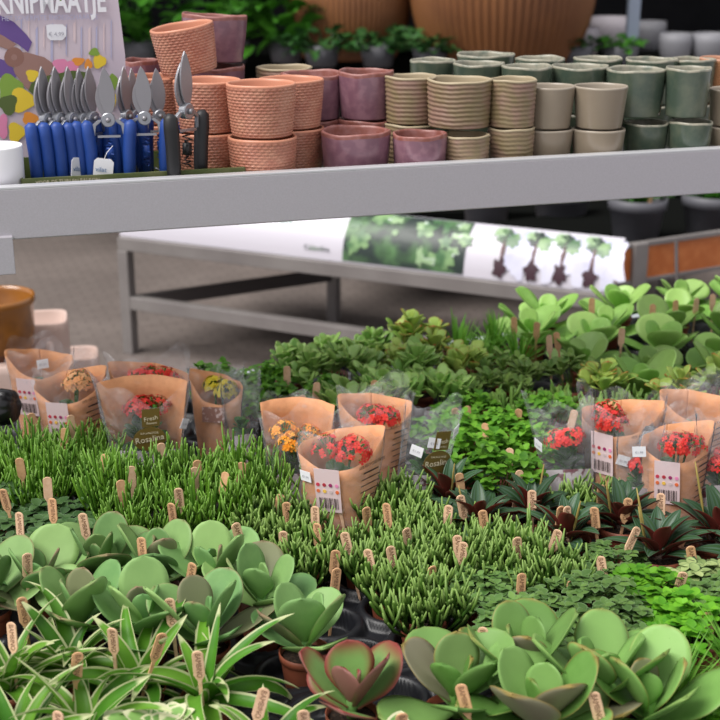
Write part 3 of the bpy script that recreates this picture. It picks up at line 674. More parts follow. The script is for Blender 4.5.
def spider(root, rnd):
    b = MB(); n = 20
    for i in range(n):
        q = i / (n - 1); az = i * R(137.5) + rnd.uniform(-.3, .3); e0 = R(26 + 54 * q + rnd.uniform(-12, 10)); L = rnd.uniform(.09, .165) * (1 - .25 * q)
        leaf(b, (math.cos(az) * .004, math.sin(az) * .004, HP), az, e0, e0 - R(rnd.uniform(55, 125)) * (1 - .4 * q), L, rnd.uniform(.0165, .022), f_strap, cup=.5, nl=14, nw=6, rnd=rnd, waz=rnd.uniform(-.9, .9), twist=rnd.uniform(-.9, .9))
    b.build('foliage', ML['spider'], root)
proto('spider_plant', 'spider', 5, spider)
def fingers(mk, n, hmin, hmax, rad, spread=.034, br=.6, lean=35, r0=HP - .004):
    def fn(root, rnd):
        b = MB()
        for i in range(n):
            a = rnd.uniform(0, 6.283); q = math.sqrt(rnd.random()); x, y = q * spread * .62 * math.cos(a), q * spread * .62 * math.sin(a)
            le = R(lean) * q * rnd.uniform(.5, 1.3); h = rnd.uniform(hmin, hmax) * (1 - .22 * q); az = a + rnd.uniform(-.6, .6)
            d = Vector((math.sin(le) * math.cos(az), math.sin(le) * math.sin(az), math.cos(le))); d2 = (d + Vector((0, 0, .5))).normalized()
            p0 = Vector((x, y, r0)); p1 = p0 + d * h * .55; p2 = p1 + d2 * h * .45; r = rnd.random()
            b.tube([p0, p1, p2 - d2 * .002, p2], [rad * .7, rad, rad * .85, rad * .3], 5, a=(r, 0, 0))
            if rnd.random() < br:
                for _ in range(rnd.choice((1, 2, 3))):
                    az2 = rnd.uniform(0, 6.283); k = rnd.uniform(.35, .95); s = p0.lerp(p1, k) if k < .6 else p1.lerp(p2, (k - .6) * 2); dd = Vector((math.cos(az2) * .6, math.sin(az2) * .6, .8)).normalized(); l = rnd.uniform(.010, .026)
                    v0_ = len(b.v); b.tube([s, s + dd * l * .6, s + (dd + Vector((0, 0, .35))) * l], [rad * .7, rad * .85, rad * .35], 5, a=(rnd.random(), 0, 0))
                    for kk in range(v0_, len(b.v)): b.a[kk] = (b.a[kk][0], .45 + .55 * b.a[kk][1], 0)
        b.build('foliage', ML[mk], root)
    return fn
proto('finger_plant', 'rhip', 4, fingers('rhip', 100, .045, .098, .0016, .058, .85, 30))
proto('stubby_plant', 'stub', 4, fingers('stub', 110, .026, .060, .0022, .060, .9, 42))
proto('finger_plant', 'gollum', 2, fingers('jadedark', 50, .035, .065, .0034, .044, .5, 30))
def herb(mk, n, L, W, hgt, spread, f=f_ovate, cup=.2, th=0, fl=0, nl=4, nw=2, emin=-15, emax=50, per=4):
    def fn(root, rnd):
        b = MB()
        for i in range(n):
            a = rnd.uniform(0, 6.283); q = math.sqrt(rnd.random()); h = hgt * (1 - .45 * q * q) * rnd.uniform(.75, 1.12)
            p = Vector((q * spread * math.cos(a), q * spread * math.sin(a), HP + h)); az0 = rnd.uniform(0, 6.28)
            b.tube([(q * .012 * math.cos(a), q * .012 * math.sin(a), HP - .003), p.lerp(Vector((0, 0, HP)), .45) + Vector((0, 0, h * .2)), p], .0007, 3, a=(rnd.random(), .3, 0), caps=False)
            for lv in range(2):
                for j in range(per):
                    az = az0 + j * 6.283 / per + lv * .8 + rnd.uniform(-.3, .3); s = rnd.uniform(.7, 1.15) * (1 if lv == 0 else 1.15)
                    leaf(b, p - Vector((0, 0, lv * h * .22)), az, R(rnd.uniform(emin, emax)), R(rnd.uniform(emin - 25, emax - 15)), L * s, W * s, f, cup=cup, th=th, nl=nl, nw=nw, rnd=rnd)
        b.build('foliage', ML[mk], root)
    return fn
proto('leafy_herb', 'herb', 4, herb('herb', 34, .013, .0095, .052, .046, emin=-35, emax=65))
proto('leafy_herb', 'mint', 2, herb('mint', 60, .012, .010, .038, .052, emin=0, emax=50))
proto('creeping_fig', 'fern', 4, herb('fern', 56, .011, .0085, .034, .054, emin=-20, emax=40))
proto('creeping_fig', 'bluish', 3, herb('bluish', 26, .018, .014, .034, .048, emin=-25, emax=35, nl=5, nw=4))
proto('silvered_plant', 'grey', 2, herb('grey', 26, .017, .013, .034, .046, emin=-20, emax=40, nl=5, nw=4))
proto('jade_plant', 'jade', 4, herb('jade', 9, .040, .0185, .054, .036, f=f_spat, th=.003, nl=7, nw=4, emin=30, emax=85, per=4))
proto('jade_plant', 'jadedark', 2, herb('jadedark', 16, .022, .011, .052, .042, f=f_spat, th=.003, nl=6, nw=4, emin=20, emax=75, per=4))
proto('red_tipped_succulent', 'redjade', 3, herb('redjade', 7, .036, .022, .058, .034, f=f_spat, th=.003, nl=7, nw=4, emin=35, emax=85, per=3))
proto('cream_edged_plant', 'varieg', 1, herb('varieg', 12, .032, .024, .035, .036, f=f_ovate, nl=6, nw=4, emin=0, emax=45, per=4))
def pep(root, rnd):
    b = MB()
    for i in range(18):
        q = i / 17; az = i * R(137.5) + rnd.uniform(-.3, .3); e0 = R(18 + 50 * q + rnd.uniform(-8, 8)); L = rnd.uniform(.045, .062) * (1 - .25 * q)
        leaf(b, (math.cos(az) * .005, math.sin(az) * .005, HP + .012 * q), az, e0 + R(12), e0 - R(25), L, L * .36, f_lance, cup=.45, th=.0012, nl=9, nw=8, rnd=rnd, twist=rnd.uniform(-.2, .2))
    b.build('foliage', ML['pep'], root)
    for i in range(rnd.choice((1, 2, 2, 3))):
        az = rnd.uniform(0, 6.28); ln = rnd.uniform(.05, .085); d = Vector((.25 * math.cos(az), .25 * math.sin(az), 1)).normalized(); p0 = Vector((.01 * math.cos(az), .01 * math.sin(az), HP))
        b = MB(); b.tube([p0, p0 + d * ln * .4, p0 + d * ln * .45, p0 + d * ln * .8, p0 + d * ln], [.0006, .0007, .0014, .0012, .0005], 6, a=(rnd.random(), 0, 0)); b.build('flower_spike', ML['spike'], root)
proto('striped_peperomia', 'pep', 5, pep)
def grass(mk, n, L, W, e_lo, e_hi, bend):
    def fn(root, rnd):
        b = MB()
        for i in range(n):
            az = rnd.uniform(0, 6.283); e0 = R(rnd.uniform(e_lo, e_hi)); q = rnd.random() * .012
            leaf(b, (q * math.cos(az), q * math.sin(az), HP - .002), az, e0, e0 - R(rnd.uniform(5, bend)), rnd.uniform(.7, 1.1) * L, W, f_strap, cup=.3, nl=7, nw=2, rnd=rnd)
        b.build('foliage', ML[mk], root)
    return fn
proto('grassy_plant', 'chive', 2, grass('chive', 90, .085, .0026, 35, 88, 50))
proto('spiky_succulent', 'spiky', 2, grass('chive', 70, .075, .0048, 15, 88, 20))

# ------------------------------------------------------------------ trays
PITCH = .082; NU, NV = 4, 3
tray_me = None
def make_tray():
    b = MB(); res = .0027; nx = int(NU * PITCH / res); ny = int(NV * PITCH / res); g = []
    def hz(x, y):
        cx = (math.floor(x / PITCH) + .5) * PITCH; cy = (math.floor(y / PITCH) + .5) * PITCH; d = math.hypot(x - cx, y - cy)
        top = .028
        k = min(1, max(0, (d - .0270) / .006)); k = k * k * (3 - 2 * k); h = .004 + (top - .004) * k
        m = min(x, y, NU * PITCH - x, NV * PITCH - y)
        q = min(1, max(0, (d - .0385) / .008)) * min(1, max(0, (m - .003) / .006)); h -= .012 * q * q * (3 - 2 * q)
        return h
    for i in range(nx + 1):
        g.append([b.vert((i / nx * NU * PITCH, j / ny * NV * PITCH, hz(min(i / nx, .9999) * NU * PITCH, min(j / ny, .9999) * NV * PITCH))) for j in range(ny + 1)])
    for i in range(nx):
        for j in range(ny): b.face((g[i][j], g[i + 1][j], g[i + 1][j + 1], g[i][j + 1]))
    edge = [g[i][0] for i in range(nx + 1)] + [g[nx][j] for j in range(1, ny + 1)] + [g[i][ny] for i in range(nx - 1, -1, -1)] + [g[0][j] for j in range(ny - 1, 0, -1)]
    low = [b.vert((b.v[e][0], b.v[e][1], .0)) for e in edge]
    for k in range(len(edge)): j = (k + 1) % len(edge); b.face((edge[j], edge[k], low[k], low[j]))
    b.face(low)
    return b.build('plant_tray', M_black)
PZ = TZ + .0045
tray = make_tray(); first = True
cells = []
UO = -.70; ORD = ['first', 'second', 'third', 'fourth', 'fifth', 'sixth', 'seventh', 'eighth', 'ninth', 'tenth', 'eleventh', 'twelfth', 'thirteenth', 'fourteenth', 'fifteenth', 'sixteenth', 'seventeenth', 'eighteenth', 'nineteenth', 'twentieth', 'twenty-first', 'twenty-second', 'twenty-third', 'twenty-fourth', 'twenty-fifth', 'twenty-sixth']
nr_ = 0
for r_ in range(7):
    vv = -.02 - (r_ + 1) * (NV * PITCH + .004); cnt = 0
    for c_ in range(7):
        uu = UO + c_ * (NU * PITCH + .004)
        if vv < V0 + .02: continue
        cc = [proj(T(uu + a * NU * PITCH, vv + b_ * NV * PITCH, .8)) for a in (0, 1) for b_ in (0, 1)]
        if max(q[0] for q in cc) < -20 or min(q[0] for q in cc) > 740 or min(q[1] for q in cc) > 740: continue
        o = tray if first else tray.copy()
        if not first: COL.objects.link(o)
        first = False
        o.location = T(uu, vv, TZ + .0008); o.rotation_euler = (0, 0, TA)
        tag(o, 'black plastic cell tray, %s from left in %s row from far edge' % (ORD[cnt], ORD[r_]), 'tray', 'black cell trays on the plant table'); cnt += 1
        for i in range(NU):
            for j in range(NV): cells.append((uu + (i + .5) * PITCH, vv + (j + .5) * PITCH, r_ * 3 + (NV - 1 - j)))

# ------------------------------------------------------------------ species map over the table
def inpoly(x, y, P):
    c = False; j = len(P) - 1
    for i in range(len(P)):
        xi, yi = P[i]; xj, yj = P[j]
        if (yi > y) != (yj > y) and x < (xj - xi) * (y - yi) / (yj - yi) + xi: c = not c
        j = i
    return c
# zones are areas of the table, bounded by the plants' soil points as read on the photo's table plane (z = .84)
ZN = [
 ('none', [(240, 665), (300, 655), (360, 640), (470, 652), (480, 690), (400, 760), (200, 760), (200, 720), (250, 700)]),
 ('none', [(205, 425), (285, 425), (270, 470), (195, 470)]),
 ('rhip', [(-60, 455), (60, 462), (130, 462), (200, 468), (262, 470), (285, 480), (285, 520), (240, 545), (200, 548), (100, 540), (60, 505), (-60, 500)]),
 ('bluish', [(-60, 500), (60, 505), (110, 542), (60, 575), (-60, 575)]),
 ('mint', [(605, 605), (700, 590), (760, 600), (720, 620), (700, 650), (620, 640)]),
 ('chive', [(655, 645), (790, 615), (790, 705), (665, 705)]),
 ('mint', [(690, 690), (780, 680), (780, 760), (700, 760)]),
 ('grey', [(650, 575), (760, 565), (760, 600), (660, 603)]),
 ('fern', [(478, 595), (560, 580), (640, 572), (780, 572), (780, 640), (640, 650), (560, 640), (478, 640)]),
 ('stub', [(285, 505), (390, 508), (480, 528), (575, 550), (575, 580), (480, 600), (476, 640), (360, 635), (370, 600), (240, 550), (285, 520)]),
 ('pep', [(372, 480), (430, 482), (560, 500), (640, 520), (760, 515), (800, 572), (640, 574), (575, 550), (480, 528), (390, 508)]),
 ('herb', [(430, 415), (560, 425), (570, 500), (430, 484)]),
 ('herb', [(215, 395), (300, 395), (345, 405), (330, 425), (200, 424)]),
 ('spiky', [(440, 335), (528, 330), (528, 372), (440, 372)]),
 ('bigpad', [(528, 320), (800, 285), (800, 392), (640, 392), (528, 372)]),
 ('redjade', [(380, 350), (440, 345), (440, 372), (500, 372), (500, 388), (380, 388)]),
 ('redjade', [(590, 392), (800, 392), (800, 412), (590, 412)]),
 ('jade', [(240, 372), (380, 345), (380, 400), (470, 400), (470, 412), (300, 412), (270, 398)]),
 ('jadedark', [(470, 372), (590, 380), (590, 404), (470, 404)]),
 ('gollum', [(440, 400), (800, 400), (800, 440), (570, 440), (440, 420)]),
 ('fern', [(478, 558), (800, 558), (800, 665), (478, 660)]),
 ('stub', [(280, 495), (600, 495), (600, 600), (280, 560)]),
 ('herb', [(225, 380), (330, 385), (330, 425), (225, 425)]),
 ('jade', [(285, 362), (800, 335), (800, 430), (285, 425)]),
]
SPL = {'rhip': 'bright green finger-shooted plant', 'bluish': 'dark blue-green small-leaved plant', 'mint': 'vivid green leafy herb', 'chive': 'fine-bladed grassy green plant', 'fern': 'muted green creeping plant', 'grey': 'silvery green mottled plant',
       'stub': 'dense dark green stubby-shooted succulent', 'pep': 'dark striped peperomia with red undersides', 'herb': 'bright green small-leaved herb', 'spiky': 'spiky narrow-leaved green succulent', 'bigpad': 'succulent with large rounded light green pads',
       'redjade': 'red-tipped upright succulent', 'jade': 'fleshy green jade plant', 'jadedark': 'olive green jade plant', 'gollum': 'dark finger-leaved succulent', 'paddle': 'grey-green paddle plant', 'spider': 'cream-edged spider plant'}
SPW = {'rhip': 'behind the paddle plants', 'bluish': 'at left edge', 'mint': 'at lower right', 'chive': 'at lower right', 'fern': 'behind bright paddle plants', 'grey': 'at right edge',
       'stub': 'in picture centre', 'pep': 'before the sleeves', 'herb': 'beside the sleeves', 'spiky': 'near far edge', 'bigpad': 'at far right', 'redjade': 'near far edge', 'jade': 'near far edge', 'jadedark': 'near far edge', 'gollum': 'behind right sleeves'}
VN = {'rhip': 3, 'x': 0}
rp = random.Random(11); placed = []; bysp = {}
SLV = []   # sleeves' feet, filled below and avoided
SLEEVES = [
 # kind, px, py (mouth centre, z .93), width px, yaw, flower, oval, label
 ('A', 40, 362, 68, 12, None, 'kraft paper sleeve at the far left, printed lines, behind the apricot flowers'),
 ('A', 70, 384, 74, 18, 'p', 'kraft sleeve with apricot flowers and colour-dot label, at the left'),
 ('A', 150, 378, 86, -4, 'r', 'kraft sleeve with red flowers directly behind the clear left sleeve'),
 ('B', 143, 402, 92, 4, 'r', 'clear fronted sleeve with red flowers and oval olive label, left group'),
 ('P', 216, 386, 58, -14, 'y', 'kraft sleeve with yellow flowers and small printed photo'),
 ('C', 240, 392, 40, 20, None, 'narrow clear sleeve with leaves beside the yellow-flowered sleeve'),
 ('B', 297, 424, 76, -6, 'o', 'kraft backed sleeve with orange flowers, left of the middle group'),
 ('A', 341, 446, 92, 14, 'r', 'kraft sleeve with red flowers and colour-dot label, front of middle group'),
 ('A', 376, 408, 78, 10, 'r', 'kraft sleeve with red flowers at the back of the middle group'),
 ('D', 412, 428, 62, 20, None, 'clear sleeve with two olive labels and white stickers, right of middle group'),
 ('C', 582, 422, 66, -18, 'r', 'clear sleeve with red flowers leaning left, at the left of the right group'),
 ('A', 622, 415, 84, -10, 'r', 'kraft sleeve with dot label and stickers, second of the right group'),
 ('C', 640, 440, 46, -12, 'r', 'clear sleeve with a red flower low between the two right kraft sleeves'),
 ('A', 677, 440, 80, 12, 'r', 'kraft sleeve with barcode and red flowers, front of right group'),
 ('A', 696, 404, 76, 6, None, 'kraft sleeve at the back of the right group'),
 ('C', 724, 436, 60, 8, 'r', 'clear sleeve with red flowers cut by the right edge'),
]
for s in SLEEVES:
    p = at(s[1], s[2] - 4, .94); SLV.append((p.x, p.y, s[3] / pxm(p) / 2))
for (u, v, row) in cells:
    p = T(u, v, .84); x, y = proj(p)
    if not (-60 < x < 790 and y < 770): continue
    if any(math.hypot(p.x - a, p.y - b_) < max(.048, r_ * .55 + .022) for a, b_, r_ in SLV): continue
    for sp, P in ZN:
        if inpoly(x, y, P):
            if sp == 'bigpad' and (round(u / PITCH) + row) % 2: break
            if sp != 'none': bysp.setdefault(sp, []).append((row, u, v))
            break
def place(sp, p, var, label, group, sc=1, rz=None, tilt=(0, 0)):
    o = copy_tree(protos[sp][var % len(protos[sp])]); o.location = p; o.rotation_euler = (tilt[0], tilt[1], rp.uniform(0, 6.28) if rz is None else rz); o.scale = (sc,) * 3
    tag(o, label, 'potted plant', group); placed.append((o, sp)); return o
for sp, lst in bysp.items():
    rows = sorted({r_ for r_, _, _ in lst}, reverse=True)
    for ri, r_ in enumerate(rows):
        for ci, (_, u, v) in enumerate(sorted([q for q in lst if q[0] == r_], key=lambda q: q[1])):
            p = T(u + rp.uniform(-.004, .004), v + rp.uniform(-.004, .004), PZ)
            sc = rp.uniform(.94, 1.12) * {'pep': 1.22, 'herb': 1.1, 'fern': 1.08, 'bigpad': .90, 'jade': .95}.get(sp, 1)
            place(sp, p, rp.randrange(9), '%s, %s from left in %s row %s' % (SPL[sp], ORD[ci], 'front' if ri == 0 else ORD[ri], SPW[sp]), SPL[sp] + 's ' + SPW[sp], sc)
# hand placed: the paddle band, the front paddles, the spider plants. (kind, px, py at soil height, scale, label)
HAND = [
 ('paddle', 100, 583, 1.0, 'grey-green paddle plant in the back row, behind the flattest round leaves'), ('paddle', 158, 588, 1.0, 'grey-green paddle plant in the back row, tallest pads'), ('paddle', 214, 594, 1.0, 'grey-green paddle plant in the back row, before the stubby succulents'),
 ('paddle', 40, 600, .95, 'grey-green paddle plant in the back row near the left edge'), ('paddle', 262, 612, 1.0, 'grey-green paddle plant behind the open rosette, right end of back row'), ('paddle', -12, 612, 1.0, 'grey-green paddle plant cut by the left edge'),
 ('paddle', 82, 632, 1.0, 'grey-green paddle plant in the front row, left, behind the spider plants'), ('paddle', 145, 640, 1.0, 'grey-green paddle plant in the front row, centre, behind the spider plants'), ('paddle', 205, 650, 1.05, 'grey-green paddle plant in the front row, right, behind the spider plants'),
 ('paddle', 305, 656, 1.05, 'grey-green paddle plant with open rosette beside the empty tray'),
 ('paddle_red', 352, 716, 1.0, 'small paddle plant with red-flushed leaves standing in the empty tray'),
 ('paddle_bright', 455, 722, 1.18, 'bright paddle plant with wide olive-edged leaves, left of front group'), ('paddle_bright', 520, 690, 1.18, 'bright paddle plant with a tall upright leaf, back of front group'), ('paddle_bright', 540, 745, 1.18, 'bright paddle plant lowest in the frame, centre of front group'),
 ('paddle_bright', 600, 712, 1.18, 'bright paddle plant with purplish rear leaf, middle of front group'), ('paddle_bright', 648, 735, 1.18, 'bright paddle plant at the right end of the front group'), 
 ('spider', 70, 672, 1.0, 'cream-edged spider plant behind the lettered wooden tag, left'), ('spider', 140, 690, 1.0, 'cream-edged spider plant between the lettered tag and the leaning tag'), ('spider', 206, 700, 1.0, 'cream-edged spider plant at the right end of the group, upright leaves'),
 ('spider', 10, 690, 1.0, 'cream-edged spider plant at the left edge'), ('spider', 85, 740, 1.0, 'cream-edged spider plant at the bottom edge, below the lettered tag'), ('spider', 20, 755, 1.0, 'cream-edged spider plant in the bottom left corner'), ('spider', 265, 765, .9, 'cream-edged spider plant at the bottom edge before the empty tray'),
 ('varieg', 160, 758, 1.0, 'cream-edged serrated-leaved plant at the bottom edge'), ('varieg', 395, 770, .9, 'cream-edged plant at the bottom edge beside the small red-flushed plant'),
]
for i, (sp, px, py, sc, lab) in enumerate(HAND):
    p = at(px, py, .827); place(sp, (p.x, p.y, PZ), i, lab, {'paddle': 'grey-green paddle plants at the left', 'spider': 'cream-edged spider plants front left', 'paddle_bright': 'bright paddle plants at the front'}.get(sp), sc, rz=i * 1.7)
for k in protos:
    for r_ in protos[k]:
        for c in list(r_.children_recursive): bpy.data.objects.remove(c)
        bpy.data.objects.remove(r_)

# ================================================================== SLEEVED KALANCHOES
def kal_flowers(root, m, rnd, z, spread, n=70, nm='flower_head'):
    b = MB()
    for c in range(3 if spread > .02 else 1):
        a0 = rnd.uniform(0, 6.28); cx, cy = (spread * .55 * math.cos(a0 + c * 2.1), spread * .55 * math.sin(a0 + c * 2.1)) if spread > .02 else (0, 0); rr_ = spread * .62; cz = z + rnd.uniform(-.006, .008)
        for i in range(n // 3):
            th = math.acos(1 - rnd.random() * .95); ph = rnd.uniform(0, 6.28); nrm = Vector((math.sin(th) * math.cos(ph), math.sin(th) * math.sin(ph), math.cos(th) * .8)).normalized()
            p = Vector((cx, cy, cz)) + nrm * rr_ * rnd.uniform(.85, 1.1); t1 = nrm.orthogonal().normalized(); t2 = nrm.cross(t1); r = rnd.random(); s = rnd.uniform(.004, .006); a1 = rnd.uniform(0, 1.5)
            for k in range(4):
                a = a1 + k * math.pi / 2; d = t1 * math.cos(a) + t2 * math.sin(a); e = nrm.cross(d)
                c0 = b.vert(p, (r, 0, 0)); c1 = b.vert(p + d * s * .6 + e * s * .42 + nrm * s * .2, (r, .5, 0)); c2 = b.vert(p + d * s + nrm * s * .1, (r, 1, 0)); c3 = b.vert(p + d * s * .6 - e * s * .42 + nrm * s * .2, (r, .5, 0)); b.face((c0, c1, c2, c3))
            b2 = p - nrm * .008
            b.tube([b2, p - nrm * .0008], [.0006, .0012], 4, mi=1)
        b.tube([(0, 0, .05), (cx * .7, cy * .7, cz - .01), (cx, cy, cz + rr_ * .4)], [.002, .0015, .004], 5, mi=1)
    b.build(nm, [m, ML['herb']], root)
def sleeve(kind, px, py, wpx, yaw, fl, label, idx):
    p = at(px, py - 4, .94); W = wpx / pxm(p) / 2; rnd = random.Random(idx * 5 + 3)
    root = empty('sleeved_kalanchoe', (p.x, p.y, TZ + .001), R(yaw)); H = .178
    # local: front faces -y
    r0 = min(.036, W * .62)
    b = MB(); b.lathe([(.022, .003), (.023, .004), (.029, .045), (.031, .046), (.031, .05), (.028, .05), (.026, .042)], n=24, cap0=True); b.build('pot', M_pot, root)
    def P(phi, z, off=0):   # phi: 0 = front(-y)
        t = z / H; a = r0 + (W - r0) * t + off; d = r0 + (W * .56 - r0) * t + off
        c, s = math.sin(phi), -math.cos(phi); tt = min(1, max(0, t * 1.3 - .2)); sg_ = 1 if s > 0 else -1
        return Vector((a * c, d * sg_ * abs(s) ** (1 + .95 * tt), z))
    def htop(phi, film=False):
        f = math.cos(phi)
        if film: return H * (1.04 + .08 * math.sin(2 * phi + 1 + idx) + .05 * math.sin(5 * phi + idx))
        if kind in 'BCD': return H * (.36 + .03 * math.sin(3 * phi)) if f > -.25 else H * 1.05
        base = .78 + .14 * abs(math.sin(phi)) ** 3 + .17 * max(0, -f) ** .8
        return H * (base + .05 * math.sin(phi) * (1 if idx % 2 else -1))
    def wrap(name, m, film_, lo, hi, off, zlo=.002, full=False):
        b = MB(); nph = 96; nz = 8; g = []
        for i in range(nph + 1):
            ph = lo + (hi - lo) * i / nph; ht = htop(ph, film_); col = []
            for j in range(nz + 1):
                z = zlo + (ht - zlo) * j / nz; o_ = off + .0012 * math.sin(ph * 9 + z * 90 + idx) * (z / H) * (2 if film_ else .8); col.append(b.vert(P(ph, z, o_)))
            g.append(col)
        for i in range(nph):
            for j in range(nz): b.face((g[i][j], g[i + 1][j], g[i + 1][j + 1], g[i][j + 1]))
        o = b.build(name, m, root); md = o.modifiers.new('thickness', 'SOLIDIFY'); md.thickness = .0003; return o
    if kind == 'A' or kind == 'P': ks = wrap('kraft_wrap', M_kraft, False, -math.pi, math.pi, 0)
    elif kind == 'B': ks = wrap('kraft_back', M_kraft, False, R(100), R(262), 0)
    else: ks = None
    fs = wrap('clear_film', M_film, True, -math.pi, math.pi, .0012)
    if kind in 'BCD':
        b = MB(); nph = 24; g = []
        for i in range(nph + 1):
            ph = R(-80) + R(160) * i / nph; zt = .085 + .012 * math.cos(ph * 1.1); g.append([b.vert(P(ph, .004 + (zt - .004) * j / 3, -.0004)) for j in range(4)])
        for i in range(nph):
            for j in range(3): b.face((g[i][j], g[i + 1][j], g[i + 1][j + 1], g[i][j + 1]))
        b.build('printed_band', mat('band', (.55, .5, .52), .5, noise=(70, (.16, .03, .05), .55, .6)) if 'band' not in bpy.data.materials else bpy.data.materials['band'], root)
    # foliage
    b = MB()
    for i in range(16):
        az = i * R(137) + rnd.uniform(-.2, .2); q = i / 15; e = R(25 + 40 * q)
        leaf(b, (0, 0, .065 + .04 * q), az, e, e - R(30), min(W * .62, .042), min(W * .5, .03), f_paddle, cup=.25, nl=7, nw=4, rnd=rnd)
    b.build('foliage', M_kalleaf, root)
    pm = {'r': M_petalr, 'o': M_petalo, 'y': M_petaly, 'p': M_petalp}
    if fl:
        kal_flowers(root, pm[fl], rnd, {'A': .148, 'P': .152, 'B': .136, 'C': .122}[kind], min(W * .62, .036), 130)
        if kind == 'B' and fl == 'r':
            kal_flowers(root, M_petalp, rnd, .105, .012, 20, 'flower_buds')
    # front print, laid on the surface
    def on(phi, z, off=.0022):
        q = P(phi, z, off); e = .01; tx = (P(phi + e, z, off) - P(phi - e, z, off)).normalized(); tz = (P(phi, z + .002, off) - P(phi, z - .002, off)).normalized(); n_ = tx.cross(tz).normalized()
        return Matrix(((tx.x, tz.x, n_.x, q.x), (tx.y, tz.y, n_.y, q.y), (tx.z, tz.z, n_.z, q.z), (0, 0, 0, 1)))
    def quad(name, m, phi, z, w_, h_, par, off=.0022, rot=0, dx=0, dz=0, rnd_=0, n=4):
        MM = on(phi, z, off) @ Matrix.Rotation(rot, 4, 'Z') @ Matrix.Translation((dx, dz, 0)); b = MB()
        if n == 4: pts = [(-w_ / 2, -h_ / 2), (w_ / 2, -h_ / 2), (w_ / 2, h_ / 2), (-w_ / 2, h_ / 2)]
        else: pts = [(w_ / 2 * math.cos(6.2832 * i / n), h_ / 2 * math.sin(6.2832 * i / n)) for i in range(n)]
        a = [b.vert(MM @ Vector((x, y, 0))) for x, y in pts]; c = [b.vert(MM @ Vector((x, y, -.0005))) for x, y in pts]
        b.face(a); b.face(c[::-1])
        for i in range(len(pts)): j = (i + 1) % len(pts); b.face((a[j], a[i], c[i], c[j]))
        return b.build(name, m, par, smooth=False), MM
    dots = [(.55, .04, .08), (.42, .03, .05), (.30, .02, .12), (.75, .25, .45), (.70, .16, .05), (.8, .5, .08), (.62, .5, .5), (.75, .15, .04)]
    if kind == 'A':
        ph0 = R(-28) if W > .05 else R(-20); zc = .110; wl = min(.034, W * .62)
        lb, MM = quad('care_label', M_labelpink, ph0, zc, wl, .060, root)
        for k, c in enumerate(dots):
            n = 'dot%d' % k; m = bpy.data.materials.get(n) or mat(n, c, .6)
            quad('colour_dot', m, ph0, zc, .0050, .0050, lb, .0029, dx=(-.375 + .25 * (k % 4)) * wl, dz=.008 - .009 * (k // 4), n=12)
        bb = MB()
        for k in range(12):
            x = (-.36 + .72 * k / 11) * wl; MMb = on(ph0, zc, .0029); q0, q1 = Vector((x, -.025, 0)), Vector((x + wl * (.022 + .02 * (k % 3 == 0)), -.010, 0))
            ix = [bb.vert(MMb @ Vector(q)) for q in ((q0.x, q0.y, 0), (q1.x, q0.y, 0), (q1.x, q1.y, 0), (q0.x, q1.y, 0))]; bb.face(ix)
        bb.build('barcode', M_print, lb, smooth=False)
        for k in range(9):   # lines of small print, right part of the wrap
            quad('printed_line', M_print, R(38), .130 - k * .0085, W * (.62 if k % 4 else .5), .0011 if k else .0018, ks, .0026)
        text('100% RECYCLED PAPER', .0065, M_print, ks, on(R(38), .140, .003), sx=.8)
    if kind == 'P':
        quad('printed_photo', M_photo, R(6), .122, .034, .024, root)
    if kind in 'BD' and idx != 6:
        ov, MM = quad('oval_label', M_olive, R(10), .116, .046, .036, root, .003, n=28); text('Rosalina', .0125, M_cream, ov, MM @ Matrix.Translation((0, .0, .0006)) @ Matrix.Rotation(R(6), 4, 'Z')); text('KALANCHOE', .0042, M_cream, ov, MM @ Matrix.Translation((0, .009, .0006)))
        fr, MM = quad('olive_tag', M_olive, R(12), .148, .025, .027, root, .003); text('Fresh', .009, M_cream, fr, MM @ Matrix.Translation((0, -.001, .0006)) @ Matrix.Rotation(R(6), 4, 'Z')); text('flowers', .005, M_cream, fr, MM @ Matrix.Translation((.001, -.008, .0006)))
    st = {1: [(60, .125)], 0: [(5, .135)], 3: [(72, .095)], 6: [(20, .085)], 7: [(-62, .095)], 9: [(-35, .10), (-5, .115), (50, .128)], 10: [(-50, .10)], 11: [(38, .108), (5, .075)], 12: [(0, .12)]}.get(idx, [])
    for a_, z_ in st:
        s_, MM = quad('price_sticker', M_white, R(a_), z_ + .03, .0175, .0145, root, .004, rot=R(rnd.uniform(-25, 25)))
        text('€1.99', .0045, M_grey_print, s_, MM @ Matrix.Translation((0, -.001, .0004)))
    tag(root, label, 'flowering plant', 'sleeved flowering plants'); 
    if idx in (10,): root.rotation_euler = (0, R(-10), R(yaw))
    if idx in (9,): root.rotation_euler = (0, R(10), R(yaw))
for i, (kind, px, py, wpx, yaw, fl, lab) in enumerate(SLEEVES): sleeve(kind, px, py, wpx, yaw, fl, lab, i)

# ================================================================== WOODEN PLANT TAGS
def tag_mesh(curv, shape):
    b = MB(); w2 = .0058; hd = .031; st = .0021; P = []
    for i in range(9): a = math.pi * i / 8; P.append((w2 * math.cos(a), -w2 * .8 + w2 * .8 * math.sin(a)))
    P += [(-w2, -hd + .003), (-st, -hd - .004), (-st * .8, -.088), (0, -.092), (st * .8, -.088), (st, -hd - .004), (w2, -hd + .003)]
    b.prism(P, Matrix.Identity(4), .0017); return b
tag_proto = []
for m in (M_wood, M_wood2):
    o = tag_mesh(0, 0).build('wooden_tag', m, smooth=False); md = o.modifiers.new('bevel', 'BEVEL'); md.width = .0004; md.segments = 1; md.limit_method = 'ANGLE'; tag_proto.append(o)
lt = text('BAMBINO', .0078, M_burn, tag_proto[0], Matrix.Translation((0, -.00095, -.0165)) @ Matrix.Rotation(R(90), 4, 'X') @ Matrix.Rotation(R(-90), 4, 'Z'), name='burnt_lettering', sx=.82)
LT_ME = lt.data; bpy.data.objects.remove(lt)
